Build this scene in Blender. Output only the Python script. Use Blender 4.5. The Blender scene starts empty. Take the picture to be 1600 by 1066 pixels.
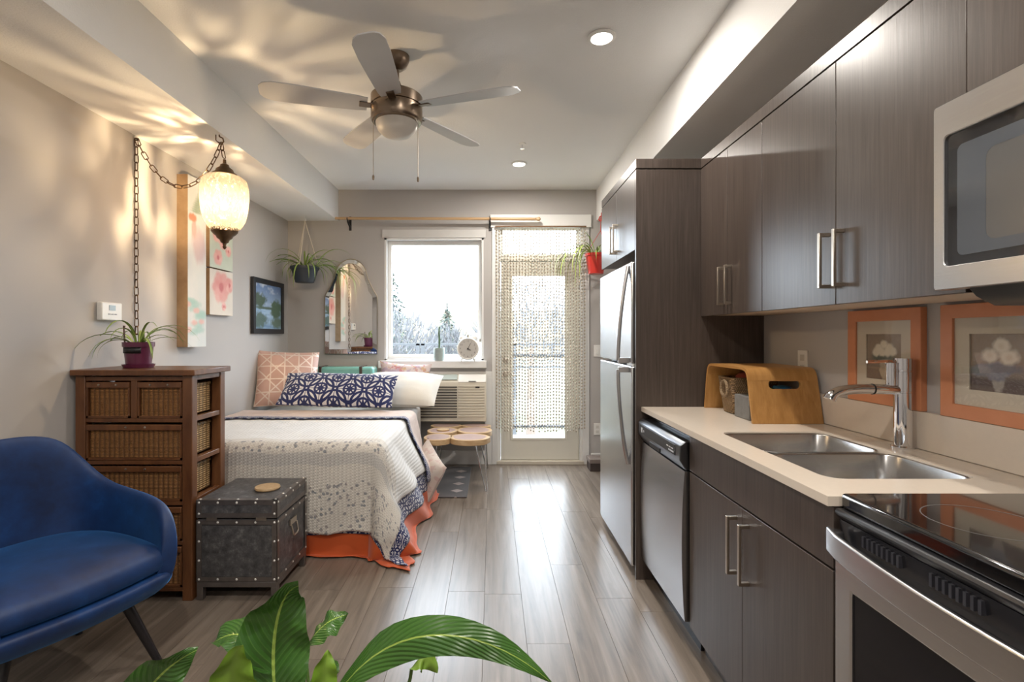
import bpy, bmesh, math, random
from mathutils import Vector, Matrix
random.seed(7)
PI = math.pi
sc = bpy.context.scene
COL = sc.collection

# ------------------------------------------------------------------ camera, world, exposure
cam_d = bpy.data.cameras.new('camera'); cam = bpy.data.objects.new('camera', cam_d); COL.objects.link(cam)
cam_d.sensor_width = 36; cam_d.lens = 795/1600*36; cam_d.shift_x = 31/1600; cam_d.shift_y = -9/1600
cam_d.clip_start = .02; cam_d.clip_end = 500
cam.location = (0, 0, 1.287); cam.rotation_euler = (PI/2, 0, 0)
sc.camera = cam
W = bpy.data.worlds.new('sky'); sc.world = W; W.use_nodes = True
bg = W.node_tree.nodes['Background']; bg.inputs[0].default_value = (.78, .89, 1, 1); bg.inputs[1].default_value = 11.0   # bright overcast sky
def area(name, loc, rot, sx, sy, power, col=(1, 1, 1), portal=False, shape='RECTANGLE', spread=PI):
    l = bpy.data.lights.new(name, 'AREA'); l.shape = shape; l.size = sx; l.size_y = sy; l.energy = power; l.color = col; l.spread = spread
    if portal: l.cycles.is_portal = True
    o = bpy.data.objects.new(name, l); COL.objects.link(o); o.location = loc; o.rotation_euler = rot
    return o
area('window_portal', (-.58, 5.22, 1.65), (-PI/2, 0, 0), .98, 1.25, 1, portal=True)
area('door_portal', (.48, 5.22, 1.3), (-PI/2, 0, 0), .86, 2.3, 1, portal=True)
vs = sc.view_settings; vs.view_transform = 'Standard'; vs.look = 'None'; vs.gamma = 1; vs.exposure = 0.78; vs.use_curve_mapping = False
DOWN_W, DOWN_C = 13, (1, .935, .855)          # recessed downlights

# ------------------------------------------------------------------ node helpers
class E:
    """a socket (or number) with arithmetic that builds Math nodes"""
    def __init__(s, t, v): s.t, s.v = t, v
    def _m(s, op, *o):
        n = s.t.nodes.new('ShaderNodeMath'); n.operation = op
        for i, q in enumerate((s,)+o):
            q = q.v if isinstance(q, E) else q
            if isinstance(q, (int, float)): n.inputs[i].default_value = q
            else: s.t.links.new(q, n.inputs[i])
        return E(s.t, n.outputs[0])
    def __add__(s, o): return s._m('ADD', o)
    def __sub__(s, o): return s._m('SUBTRACT', o)
    def __mul__(s, o): return s._m('MULTIPLY', o)
    def __truediv__(s, o): return s._m('DIVIDE', o)
    def __lt__(s, o): return s._m('LESS_THAN', o)
    def __gt__(s, o): return s._m('GREATER_THAN', o)
    def abs(s): return s._m('ABSOLUTE')
    def frac(s): return s._m('FRACT')
    def floor(s): return s._m('FLOOR')
    def sqrt(s): return s._m('SQRT')
    def sin(s): return s._m('SINE')
    def max(s, o): return s._m('MAXIMUM', o)
    def min(s, o): return s._m('MINIMUM', o)
    def smooth(s, a, b):
        n = s.t.nodes.new('ShaderNodeMapRange'); n.interpolation_type = 'SMOOTHSTEP'
        s.t.links.new(s.v, n.inputs[0]); n.inputs[1].default_value = a; n.inputs[2].default_value = b
        return E(s.t, n.outputs[0])

def newmat(name):
    m = bpy.data.materials.new(name); m.use_nodes = True
    t = m.node_tree; b = t.nodes['Principled BSDF']
    return m, t, b
def rgba(c): return (c[0], c[1], c[2], 1)
def coords(t, kind='Object', scale=(1, 1, 1), rand=False):
    tc = t.nodes.new('ShaderNodeTexCoord'); mp = t.nodes.new('ShaderNodeMapping')
    t.links.new(tc.outputs[kind], mp.inputs[0]); mp.inputs['Scale'].default_value = scale
    if rand:
        oi = t.nodes.new('ShaderNodeObjectInfo'); cb = t.nodes.new('ShaderNodeCombineXYZ'); mu = t.nodes.new('ShaderNodeMath'); mu.operation = 'MULTIPLY'
        mu.inputs[1].default_value = 37.0; t.links.new(oi.outputs['Random'], mu.inputs[0])
        for i in range(3): t.links.new(mu.outputs[0], cb.inputs[i])
        t.links.new(cb.outputs[0], mp.inputs['Location'])
    return mp.outputs[0]
def xyz(t, sock):
    s = t.nodes.new('ShaderNodeSeparateXYZ'); t.links.new(sock, s.inputs[0])
    return [E(t, s.outputs[i]) for i in range(3)]
def noise(t, vec, scale=5, detail=4, rough=.55, dist=0):
    n = t.nodes.new('ShaderNodeTexNoise'); t.links.new(vec, n.inputs['Vector'])
    n.inputs['Scale'].default_value = scale; n.inputs['Detail'].default_value = detail; n.inputs['Roughness'].default_value = rough
    n.inputs['Distortion'].default_value = dist
    return E(t, n.outputs[0])
def voro(t, vec, scale=5, feature='F1', out='Distance', rnd=1):
    n = t.nodes.new('ShaderNodeTexVoronoi'); n.feature = feature; t.links.new(vec, n.inputs['Vector']); n.inputs['Scale'].default_value = scale
    n.inputs['Randomness'].default_value = rnd
    return E(t, n.outputs[out])
def ramp(t, e, stops):
    n = t.nodes.new('ShaderNodeValToRGB'); t.links.new(e.v, n.inputs[0]); el = n.color_ramp.elements
    while len(el) < len(stops): el.new(.5)
    for x, (p, c) in zip(el, stops): x.position = p; x.color = rgba(c)
    return n.outputs[0]
def mix(t, fac, a, b, mode='MIX'):
    n = t.nodes.new('ShaderNodeMix'); n.data_type = 'RGBA'; n.blend_type = mode
    for i, q in ((0, fac), (6, a), (7, b)):
        q = q.v if isinstance(q, E) else q
        if isinstance(q, (int, float)): n.inputs[i].default_value = q
        elif isinstance(q, tuple): n.inputs[i].default_value = rgba(q)
        else: t.links.new(q, n.inputs[i])
    return n.outputs[2]
def bump(t, b, e, strength=.3, dist=.01):
    n = t.nodes.new('ShaderNodeBump'); n.inputs['Strength'].default_value = strength; n.inputs['Distance'].default_value = dist
    t.links.new(e.v, n.inputs['Height']); t.links.new(n.outputs[0], b.inputs['Normal'])
def setc(t, b, c):
    if isinstance(c, tuple): b.inputs['Base Color'].default_value = rgba(c)
    else: t.links.new(c, b.inputs['Base Color'])

def plain(name, c, rough=.5, metal=0, var=.06, vs_=9, bs=0, bstr=.2, coat=0, sheen=0, spec=None, emit=0):
    """flat paint / plastic / metal with slight tone variation and optional fine relief"""
    m, t, b = newmat(name); v = coords(t)
    nz = noise(t, v, vs_, 3)
    setc(t, b, mix(t, nz, tuple(max(0, x*(1-var)) for x in c), tuple(min(1, x*(1+var)) for x in c)))
    b.inputs['Roughness'].default_value = rough; b.inputs['Metallic'].default_value = metal
    if bs: bump(t, b, noise(t, v, bs, 5), bstr, .004)
    if coat: b.inputs['Coat Weight'].default_value = coat; b.inputs['Coat Roughness'].default_value = .08
    if sheen: b.inputs['Sheen Weight'].default_value = sheen
    if spec is not None: b.inputs['Specular IOR Level'].default_value = spec
    if emit: b.inputs['Emission Color'].default_value = rgba(c); b.inputs['Emission Strength'].default_value = emit
    return m
def wood(name, c1, c2, scale=(40, 40, 2), rough=.45, rand=True, detail=6, bstr=.15, knots=0):
    m, t, b = newmat(name); v = coords(t, 'Object', scale, rand)
    g = noise(t, v, 1, detail, .65, .4)
    c = ramp(t, g, [(.3, c1), (.52, tuple((p+q)/2 for p, q in zip(c1, c2))), (.72, c2)])
    v2 = coords(t, 'Object', tuple(s*.15 for s in scale), rand)
    g2 = noise(t, v2, 1, 3)
    c = mix(t, g2*.5, c, tuple(x*.6 for x in c1))
    setc(t, b, c); b.inputs['Roughness'].default_value = rough
    bump(t, b, g, bstr, .002)
    return m
def steel(name, c=(.6, .6, .61), rough=.28, scale=(4, 4, 250), bstr=.05):
    m, t, b = newmat(name); v = coords(t, 'Object', scale)
    g = noise(t, v, 1, 3)
    setc(t, b, mix(t, g, tuple(x*.9 for x in c), tuple(min(1, x*1.06) for x in c)))
    b.inputs['Metallic'].default_value = 1; b.inputs['Roughness'].default_value = rough
    bump(t, b, g, bstr, .001)
    return m
def glassy(name, tint=(1, 1, 1), rough=.0, ior=1.5):
    """thin clear pane: straight-through light with Fresnel reflection"""
    m, t, b = newmat(name); t.nodes.remove(b)
    tr = t.nodes.new('ShaderNodeBsdfTransparent'); tr.inputs[0].default_value = rgba(tint)
    gl = t.nodes.new('ShaderNodeBsdfGlossy'); gl.inputs['Roughness'].default_value = rough
    lw = t.nodes.new('ShaderNodeLayerWeight'); fc_ = E(t, lw.outputs['Facing']); fc_ = fc_*fc_*fc_*fc_*fc_*.9+.045
    mx = t.nodes.new('ShaderNodeMixShader'); t.links.new(fc_.v, mx.inputs[0]); t.links.new(tr.outputs[0], mx.inputs[1]); t.links.new(gl.outputs[0], mx.inputs[2])
    t.links.new(mx.outputs[0], t.nodes['Material Output'].inputs[0])
    return m
def painted(name, rough=.6):
    m, t, b = newmat(name)
    a = t.nodes.new('ShaderNodeVertexColor'); a.layer_name = 'paint'
    nz = noise(t, coords(t), 160, 3)
    setc(t, b, mix(t, nz*.1, a.outputs[0], (.9, .88, .84))); b.inputs['Roughness'].default_value = rough
    bump(t, b, nz, .25, .002)
    return m

# ------------------------------------------------------------------ mesh builder
class MB:
    def __init__(s): s.v, s.f, s.uv, s.col, s.mi = [], [], {}, {}, []
    def add(s, vs, fs):
        n = len(s.v); s.v += [tuple(p) for p in vs]; s.f += [tuple(i+n for i in f) for f in fs]; return n
    def box(s, x0, y0, z0, x1, y1, z1):
        s.add([(x0,y0,z0),(x1,y0,z0),(x1,y1,z0),(x0,y1,z0),(x0,y0,z1),(x1,y0,z1),(x1,y1,z1),(x0,y1,z1)],
              [(0,3,2,1),(4,5,6,7),(0,1,5,4),(1,2,6,5),(2,3,7,6),(3,0,4,7)]); return s
    def bar(s, p, q, w, h=None):
        """rectangular bar from p to q"""
        p, q = Vector(p), Vector(q); h = h or w; d = (q-p).normalized()
        a = d.cross(Vector((0,0,1)) if abs(d.z) < .9 else Vector((0,1,0))).normalized(); b = a.cross(d)
        vs = [e+a*i*w/2+b*j*h/2 for e in (p,q) for i,j in ((-1,-1),(1,-1),(1,1),(-1,1))]
        s.add(vs, [(0,1,2,3),(7,6,5,4),(0,4,5,1),(1,5,6,2),(2,6,7,3),(3,7,4,0)]); return s
    def tube(s, pts, r, n=8, closed=False, caps=True):
        pts = [Vector(p) for p in pts]; L = len(pts); rr = r if isinstance(r, (list, tuple)) else [r]*L
        rings = []; prev = None
        for i, p in enumerate(pts):
            a = pts[(i-1) % L] if (i or closed) else p; c = pts[(i+1) % L] if (i < L-1 or closed) else p
            d = (c-a).normalized()
            if prev is None: u = d.cross(Vector((0,0,1)) if abs(d.z) < .9 else Vector((1,0,0))).normalized()
            else: u = (prev - d*prev.dot(d)).normalized()
            prev = u; w = d.cross(u)
            rings.append([p+(u*math.cos(2*PI*k/n)+w*math.sin(2*PI*k/n))*rr[i] for k in range(n)])
        base = s.add([q for rg in rings for q in rg], [])
        for i in range(L if closed else L-1):
            j = (i+1) % L
            for k in range(n): s.f.append((base+i*n+k, base+i*n+(k+1)%n, base+j*n+(k+1)%n, base+j*n+k))
        if caps and not closed:
            s.f.append(tuple(base+k for k in range(n-1,-1,-1))); s.f.append(tuple(base+(L-1)*n+k for k in range(n)))
        return s
    def lathe(s, prof, c=(0,0,0), n=24, a0=0, a1=2*PI):
        """profile [(r,z)...] around the vertical axis at c"""
        full = abs(a1-a0) > 6.28; m = n if full else n+1
        base = s.add([(c[0]+r*math.cos(a0+(a1-a0)*k/n), c[1]+r*math.sin(a0+(a1-a0)*k/n), c[2]+z) for r,z in prof for k in range(m)], [])
        for i in range(len(prof)-1):
            for k in range(n): s.f.append((base+i*m+k, base+i*m+(k+1)%m, base+(i+1)*m+(k+1)%m, base+(i+1)*m+k))
        if full:
            if prof[0][0] > 1e-5: s.f.append(tuple(base+k for k in range(n-1,-1,-1)))
            if prof[-1][0] > 1e-5 and not (prof[0][0] < 1e-5 and len(prof) == 2): s.f.append(tuple(base+(len(prof)-1)*m+k for k in range(n)))
        return s
    def prism(s, out, axis, a, b):
        """outline [(p,q)...] (counter-clockwise) extruded along axis 'x','y','z' from a to b"""
        def P(p, q, h): return {'x':(h,p,q), 'y':(p,h,q), 'z':(p,q,h)}[axis]
        n = len(out); base = s.add([P(p,q,a) for p,q in out]+[P(p,q,b) for p,q in out], [])
        s.f.append(tuple(base+i for i in range(n-1,-1,-1))); s.f.append(tuple(base+n+i for i in range(n)))
        for i in range(n): s.f.append((base+i, base+(i+1)%n, base+n+(i+1)%n, base+n+i))
        return s
    def grid(s, fn, nu, nv, uv=None, col=None, wrapu=False):
        base = len(s.v); mu = nu if wrapu else nu+1
        for j in range(nv+1):
            for i in range(mu):
                u, v = i/nu, j/nv; k = len(s.v); s.v.append(tuple(fn(u, v)))
                if uv: s.uv[k] = uv(u, v)
                if col: s.col[k] = col(u, v)
        for j in range(nv):
            for i in range(nu):
                s.f.append((base+j*mu+i, base+j*mu+(i+1)%mu, base+(j+1)*mu+(i+1)%mu, base+(j+1)*mu+i))
        return s
    def merge(s, o, M=None):
        n = len(s.v); s.v += [tuple(M @ Vector(p)) if M else p for p in o.v]; s.f += [tuple(i+n for i in f) for f in o.f]
        for k, q in o.uv.items(): s.uv[k+n] = q
        for k, q in o.col.items(): s.col[k+n] = q
        return s
    def rot(s, M): s.v = [tuple(M @ Vector(p)) for p in s.v]; return s

ORG = {}
def tag(o, label=None, cat=None, group=None, kind=None):
    for k, q in (('label', label), ('category', cat), ('group', group), ('kind', kind)):
        if q: o[k] = q
    return o
def thing(name, label, cat, loc=(0,0,0), rotz=0, group=None, local=False):
    o = bpy.data.objects.new(name, None); COL.objects.link(o); o.location = loc; o.rotation_euler = (0, 0, rotz); o.empty_display_size = .05
    ORG[o.name] = Vector((0,0,0)) if local else Vector(loc)
    return tag(o, label, cat, group)
def obj(name, mb, mat, parent=None, smooth=40, bevel=0, seg=2, solid=0, sub=0, kind=None, recalc=True):
    me = bpy.data.meshes.new(name)
    if parent is not None: off = ORG[parent.name]
    else:
        xs, ys, zs = zip(*mb.v); off = Vector(((min(xs)+max(xs))/2, (min(ys)+max(ys))/2, min(zs)))
    me.from_pydata([(p[0]-off.x, p[1]-off.y, p[2]-off.z) for p in mb.v], [], mb.f)
    if recalc:
        bm = bmesh.new(); bm.from_mesh(me); bmesh.ops.recalc_face_normals(bm, faces=bm.faces); bm.to_mesh(me); bm.free()
    if mb.uv:
        l = me.uv_layers.new(name='UVMap')
        for lp in me.loops: l.data[lp.index].uv = mb.uv.get(lp.vertex_index, (0, 0))
    if mb.col:
        a = me.color_attributes.new('paint', 'FLOAT_COLOR', 'POINT')
        for i in range(len(me.vertices)): a.data[i].color = rgba(mb.col.get(i, (.8, .8, .8)))
    me.materials.append(mat)
    if smooth:
        for p in me.polygons: p.use_smooth = True
        me.set_sharp_from_angle(angle=math.radians(smooth))
    o = bpy.data.objects.new(name, me); COL.objects.link(o)
    if parent is not None: o.parent = parent; ORG[o.name] = off
    else: o.location = off; ORG[o.name] = off
    if solid: md = o.modifiers.new('thickness', 'SOLIDIFY'); md.thickness = solid; md.offset = 0
    if bevel: md = o.modifiers.new('bevel', 'BEVEL'); md.width = bevel; md.segments = seg; md.limit_method = 'ANGLE'; md.angle_limit = .6
    if sub: md = o.modifiers.new('sub', 'SUBSURF'); md.levels = sub; md.render_levels = sub
    if kind: o['kind'] = kind
    return o
def B(*a): return MB().box(*a)
def struct(name, mb, mat, parent=None, **k):
    o = obj(name, mb, mat, parent, **k)
    if parent is None: o['kind'] = 'structure'
    return o
def bez(p0, p1, p2, p3, n):
    p0, p1, p2, p3 = map(Vector, (p0, p1, p2, p3)); r = []
    for i in range(n+1):
        t = i/n; r.append(p0*(1-t)**3+p1*3*t*(1-t)**2+p2*3*t*t*(1-t)+p3*t**3)
    return r
def rrect(x0, z0, x1, z1, r, n=5):
    o = []
    for cx, cz, a in ((x1-r, z0+r, -PI/2), (x1-r, z1-r, 0), (x0+r, z1-r, PI/2), (x0+r, z0+r, PI)):
        o += [(cx+r*math.cos(a+PI/2*k/n), cz+r*math.sin(a+PI/2*k/n)) for k in range(n+1)]
    return o
def ring_prism(mb, out, inn, axis, a, b):
    """plate with a hole: outlines of equal length"""
    def P(p, q, h): return {'x':(h,p,q), 'y':(p,h,q), 'z':(p,q,h)}[axis]
    n = len(out); k = mb.add([P(p,q,h) for h in (a,b) for L in (out,inn) for p,q in L], [])
    for i in range(n):
        j = (i+1) % n
        mb.f += [(k+i, k+j, k+n+j, k+n+i), (k+2*n+i, k+3*n+i, k+3*n+j, k+2*n+j), (k+i, k+2*n+i, k+2*n+j, k+j), (k+n+i, k+n+j, k+3*n+j, k+3*n+i)]
    return mb

# ------------------------------------------------------------------ shared materials
m_wall = plain('wall_paint_warm_grey', (.44, .42, .405), .75, var=.03, vs_=2, bs=180, bstr=.06)
m_ceil = plain('ceiling_white_texture', (.78, .775, .765), .85, var=.02, vs_=3, bs=120, bstr=.35)
m_trim = plain('trim_white_paint', (.74, .735, .72), .4, var=.02)
m_cab = wood('cabinet_dark_laminate', (.048, .035, .029), (.1, .077, .064), (90, 90, 3), .33, bstr=.12)
m_cabin = plain('cabinet_underside_almond', (.62, .52, .41), .5)
m_black = plain('black_plastic', (.012, .012, .014), .35)
m_dark = plain('dark_shadow_gap', (.02, .018, .017), .7)
m_nickel = plain('handle_satin_nickel', (.52, .46, .39), .3, 1)
m_steel = steel('stainless_brushed', (.58, .585, .6), .27)
m_steelh = steel('stainless_brushed_horizontal', (.6, .6, .61), .25, (250, 3, 250))
m_chrome = plain('chrome', (.8, .8, .82), .06, 1, var=.01)
m_counter = plain('counter_cream_quartz', (.66, .58, .49), .22, var=.03, vs_=60)
m_white = plain('white_plastic', (.78, .77, .74), .4, var=.02)
m_glass = glassy('clear_glass')
m_bronze = plain('fan_antique_bronze', (.20, .15, .11), .3, 1, var=.1)
m_soil = plain('potting_soil', (.03, .02, .015), .95, bs=60, bstr=.8)

# ------------------------------------------------------------------ room shell
XL, XR, YB, YF, ZC, ZS = -2.04, 1.43, 5.08, -3.2, 2.74, 2.43
def floor_mat():
    m, t, b = newmat('floor_grey_oak_plank')
    v = coords(t, 'Object', (26, 1.6, 26), True)
    g = noise(t, v, 1, 7, .62, .6)
    c = ramp(t, g, [(.28, (.095, .074, .058)), (.5, (.185, .15, .12)), (.75, (.275, .23, .19))])
    oi = t.nodes.new('ShaderNodeObjectInfo')
    c = mix(t, E(t, oi.outputs['Random'])*.35, c, (.13, .105, .085))
    setc(t, b, c); b.inputs['Roughness'].default_value = .3
    bump(t, b, g, .12, .002)
    return m
m_floor = floor_mat()
floor = struct('floor', B(XL-.1, YF, -.12, XR+.1, YB+.12, -.006), m_dark, bevel=0)
pw, pl = .182, 1.22
pmesh = None
row = 0; x = XL
while x < XR:
    y = 5.08 - random.random()*pl
    w = min(pw, XR-x)
    segs = []; yy = 5.08; first = y
    cuts = [5.08]; c = first
    while c > -1.0: cuts.append(c); c -= pl
    cuts.append(-1.0)
    for a, b_ in zip(cuts, cuts[1:]):
        if a-b_ < .03: continue
        L = a-b_
        if abs(L-pl) < 1e-4 and abs(w-pw) < 1e-6 and pmesh:
            o = bpy.data.objects.new('plank', pmesh); COL.objects.link(o); o.parent = floor
            o.location = Vector((x, b_, -.006)) - ORG[floor.name]
        else:
            mb = MB(); g = .0003; e = .0006
            mb.add([(g,g,0),(w-g,g,0),(w-g,L-g,0),(g,L-g,0),(g,g,.0045),(w-g,g,.0045),(w-g,L-g,.0045),(g,L-g,.0045),(g+e,g+e,.006),(w-g-e,g+e,.006),(w-g-e,L-g-e,.006),(g+e,L-g-e,.006)],
                   [(0,1,5,4),(1,2,6,5),(2,3,7,6),(3,0,4,7),(4,5,9,8),(5,6,10,9),(6,7,11,10),(7,4,8,11),(8,9,10,11)])
            me = bpy.data.meshes.new('plank'); me.from_pydata(mb.v, [], mb.f); me.materials.append(m_floor)
            if abs(L-pl) < 1e-4 and abs(w-pw) < 1e-6: pmesh = me
            o = bpy.data.objects.new('plank', me); COL.objects.link(o); o.parent = floor
            o.location = Vector((x, b_, -.006)) - ORG[floor.name]
    x += pw; row += 1
struct('floor_back_room', B(XL, YF, -.006, XR, -1.0, 0), m_floor)
struct('wall_left', B(XL-.12, YF, 0, XL, YB+.12, ZC), m_wall)
struct('wall_right', B(XR, YF, 0, XR+.12, YB+.12, ZC), m_wall)
struct('wall_front', B(XL-.12, YF-.12, 0, XR+.12, YF, ZC), m_wall)
# back wall with the window and door openings
WX0, WX1, WZ0, WZ1 = -1.075, -.085, 1.03, 2.26
DX0, DX1, DZ1 = .055, .905, 2.40
wb = MB()
for a in ((XL, YB, 0, WX0, YB+.14, ZC), (WX0, YB, 0, WX1, YB+.14, WZ0), (WX0, YB, WZ1, WX1, YB+.14, ZC), (WX1, YB, 0, DX0, YB+.14, ZC),
          (DX0, YB, DZ1, DX1, YB+.14, ZC), (DX1, YB, 0, XR, YB+.14, ZC)): wb.box(*a)
struct('wall_back', wb, m_wall)
struct('ceiling', B(XL-.12, YF-.12, ZC, XR+.12, YB+.14, ZC+.1), m_ceil)
struct('ceiling_soffit_window_side', B(XL, YF, ZS, -1.535, YB, ZC), m_ceil)
struct('ceiling_soffit_kitchen_side', B(1.04, YF, ZS, XR, YB, ZC), m_ceil)
struct('baseboard_left', B(XL, YF, 0, XL+.014, YB, .11), m_trim, bevel=.003)
struct('baseboard_back', B(XL, YB-.014, 0, -.075, YB, .135).box(.985, YB-.014, 0, XR, YB, .11), m_trim, bevel=.003)
# AC surround and door casing boards
struct('trim_1', B(-1.2, YB-.016, .872, -.0, YB, .925).box(-.075, YB-.016, 0, -.002, YB, .872), m_trim, bevel=.002)
struct('trim_2', B(-.002, YB-.02, 0, .06, YB, 2.37).box(.895, YB-.02, 0, .965, YB, 2.37).box(-.02, YB-.028, 2.36, .985, YB, 2.487), m_trim, bevel=.003)
# window: reveal, vinyl frame, pane, sill
win = struct('window_1', B(WX0, YB, WZ0, WX0+.02, YB+.14, WZ1).box(WX1-.02, YB, WZ0, WX1, YB+.14, WZ1).box(WX0, YB, WZ1-.02, WX1, YB+.14, WZ1).box(WX0, YB, WZ0, WX1, YB+.14, WZ0+.02), m_trim)
fr = MB(); ring_prism(fr, [(WX0+.02, WZ0+.02), (WX1-.02, WZ0+.02), (WX1-.02, WZ1-.02), (WX0+.02, WZ1-.02)], [(WX0+.06, WZ0+.055), (WX1-.06, WZ0+.055), (WX1-.06, WZ1-.06), (WX0+.06, WZ1-.06)], 'y', YB+.06, YB+.12)
obj('window_frame', fr, m_white, win, bevel=.004)
obj('window_pane', B(WX0+.055, YB+.088, WZ0+.05, WX1-.055, YB+.094, WZ1-.055), m_glass, win, smooth=0)
obj('window_latch', B(WX1-.05, YB+.045, 1.22, WX1-.03, YB+.062, 1.25), m_nickel, win, bevel=.003)
obj('window_sill', B(WX0-.045, YB-.085, .965, WX1+.03, YB+.06, 1.035), m_trim, win, bevel=.004)
obj('window_casing', B(WX0-.02, YB-.012, WZ1, WX1+.02, YB, WZ1+.08), plain('casing_pale_grey', (.6, .59, .57), .5), win, bevel=.002)

# ------------------------------------------------------------------ patio door with transom
m_door = plain('door_cream_paint', (.66, .64, .57), .4, var=.02)
door = struct('door_1', B(DX0, YB, 0, DX0+.03, YB+.14, DZ1).box(DX1-.03, YB, 0, DX1, YB+.14, DZ1).box(DX0, YB, DZ1-.03, DX1, YB+.14, DZ1), m_trim)
obj('threshold', B(DX0-.01, YB-.03, 0, DX1+.01, YB+.14, .035), plain('threshold_beige', (.55, .5, .42), .5), door, bevel=.004)
obj('transom_bar', B(DX0+.03, YB+.02, 2.03, DX1-.03, YB+.12, 2.09), m_door, door, bevel=.003)
tr = MB(); ring_prism(tr, [(DX0+.03, 2.09), (DX1-.03, 2.09), (DX1-.03, DZ1-.03), (DX0+.03, DZ1-.03)], [(DX0+.055, 2.11), (DX1-.055, 2.11), (DX1-.055, DZ1-.05), (DX0+.055, DZ1-.05)], 'y', YB+.05, YB+.1)
obj('transom_frame', tr, m_door, door, bevel=.002)
obj('transom_pane', B(DX0+.05, YB+.07, 2.105, DX1-.05, YB+.076, DZ1-.045), m_glass, door, smooth=0)
lf = MB(); ring_prism(lf, [(.088, .037), (.872, .037), (.872, 2.027), (.088, 2.027)], [(.2, .25), (.735, .25), (.735, 1.885), (.2, 1.885)], 'y', YB+.03, YB+.075)
leaf = obj('door_leaf', lf, m_door, door, bevel=.003)
gb = MB(); ring_prism(gb, [(.185, .235), (.75, .235), (.75, 1.9), (.185, 1.9)], [(.207, .258), (.728, .258), (.728, 1.878), (.207, 1.878)], 'y', YB+.022, YB+.03)
obj('glazing_bead', gb, m_door, leaf, bevel=.003)
obj('door_pane', B(.198, YB+.05, .248, .737, YB+.056, 1.887), m_glass, leaf, smooth=0)
kn = MB()
obj('deadbolt', MB().lathe([(.0, 0), (.03, 0), (.03, .012), (.018, .02), (.0, .02)], n=18).rot(Matrix.Translation((.135, YB+.03, 1.035)) @ Matrix.Rotation(PI/2, 4, 'X')), m_nickel, leaf)
lv = MB().lathe([(.0, 0), (.03, 0), (.03, .01), (.012, .016), (.012, .05), (.0, .05)], n=18)
lv.rot(Matrix.Translation((.135, YB+.03, .895)) @ Matrix.Rotation(PI/2, 4, 'X')); lv.bar((.13, YB-.015, .895), (.235, YB-.015, .89), .014, .012)
obj('lever_handle', lv, m_nickel, leaf, bevel=.002)

# bead curtain: a rod and strands nobody could count
bc = thing('bead_curtain', 'curtain of strung pale wooden beads hanging over the patio door', 'bead curtain', (.48, YB-.05, 2.36))
obj('hanging_rod', MB().tube([(.03, YB-.05, 2.362), (.93, YB-.05, 2.362)], .009, 8), wood('rod_brown_wood', (.16, .09, .05), (.32, .2, .12), (3, 60, 60)), bc)
bd = MB(); st = MB(); rnd = random.Random(3)
OCT = [(0,0,1),(1,0,0),(0,1,0),(-1,0,0),(0,-1,0),(0,0,-1)]
nst = 32
for i in range(nst):
    xs = .045+i*(.87/(nst-1)); zb = .33+.02*rnd.random() + (.0 if 2 < i < 29 else .03)
    yy = YB-.05+.006*rnd.uniform(-1, 1); ph = rnd.random()*.045
    st.tube([(xs, yy, 2.36), (xs, yy, zb)], .0014, 4)
    z = 2.335-ph*.4; k = 0
    while z > zb:
        r = .0088; h = .0105
        dx = rnd.uniform(-.001, .001)
        bd.lathe([(.001, h), (r*.75, h*.6), (r, 0), (r*.75, -h*.6), (.001, -h)], (xs+dx, yy, z), 6)
        z -= .032; k += 1
tag(obj('bead_strands', bd, plain('beads_natural_wood', (.44, .38, .29), .5, var=.35, vs_=70), bc, smooth=60), kind='stuff')
tag(obj('strings', st, plain('bead_string', (.5, .46, .38), .8), bc), kind='stuff')

# curtain rod above the window
cr = thing('curtain_rod', 'pale wooden curtain rod on black brackets above the window', 'curtain rod', (-.53, YB-.1, 2.42))
obj('pole', MB().tube([(-1.535, YB-.1, 2.432), (.42, YB-.1, 2.425)], .014, 12), wood('rod_pale_wood', (.5, .31, .15), (.66, .45, .25), (2, 60, 60), .4), cr)
obj('finial', MB().lathe([(.0, 0), (.016, .003), (.012, .012), (.02, .03), (.018, .045), (.0, .058)], n=14).rot(Matrix.Translation((.42, YB-.1, 2.425)) @ Matrix.Rotation(PI/2, 4, 'Y')), wood('rod_pale_wood_end', (.5, .31, .15), (.66, .45, .25), (2, 60, 60), .4), cr)
for bx_ in (-1.415, -.02):
    b_ = MB().box(bx_-.012, YB-.012, 2.33, bx_+.012, YB, 2.47).bar((bx_, YB-.005, 2.36), (bx_, YB-.1, 2.405), .016, .012).tube([(bx_, YB-.1+.02*math.cos(a), 2.428+.022*math.sin(a)) for a in [PI*.9+PI*1.2*k/8 for k in range(9)]], .006, 6)
    obj('bracket', b_, m_black, cr, bevel=.002)

# ------------------------------------------------------------------ kitchen run
def pull(parent, x, y, zc, L=.18, w=.012, out=.034, mat=None):
    """D-shaped bar pull on a door facing -X"""
    mb = MB().box(x-out, y-w/2, zc-L/2, x-out+.009, y+w/2, zc+L/2).box(x-out+.006, y-w/2, zc-L/2, x+.001, y+w/2, zc-L/2+.012).box(x-out+.006, y-w/2, zc+L/2-.012, x+.001, y+w/2, zc+L/2)
    return obj('handle', mb, mat or m_nickel, parent, bevel=.0015)
YP = 2.677                    # face of the tall panel beside the refrigerator
XU, XC = 1.098, .80           # upper and lower cabinet front planes
pan = obj('refrigerator_side_panel', B(.757, YP, 0, XR, YP+.02, 2.16), m_cab, bevel=.001); tag(pan, 'tall dark wood grain panel between refrigerator and countertop', 'panel')
crn = obj('cornice_board', MB().box(.757, YP-.001, 2.166, XR, 3.52, 2.216).box(XU, .35, 2.166, XR, YP-.001, 2.216), m_cab, bevel=.001)
tag(crn, 'dark wood grain cornice running along the top of the upper cabinets', 'cornice')
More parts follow.
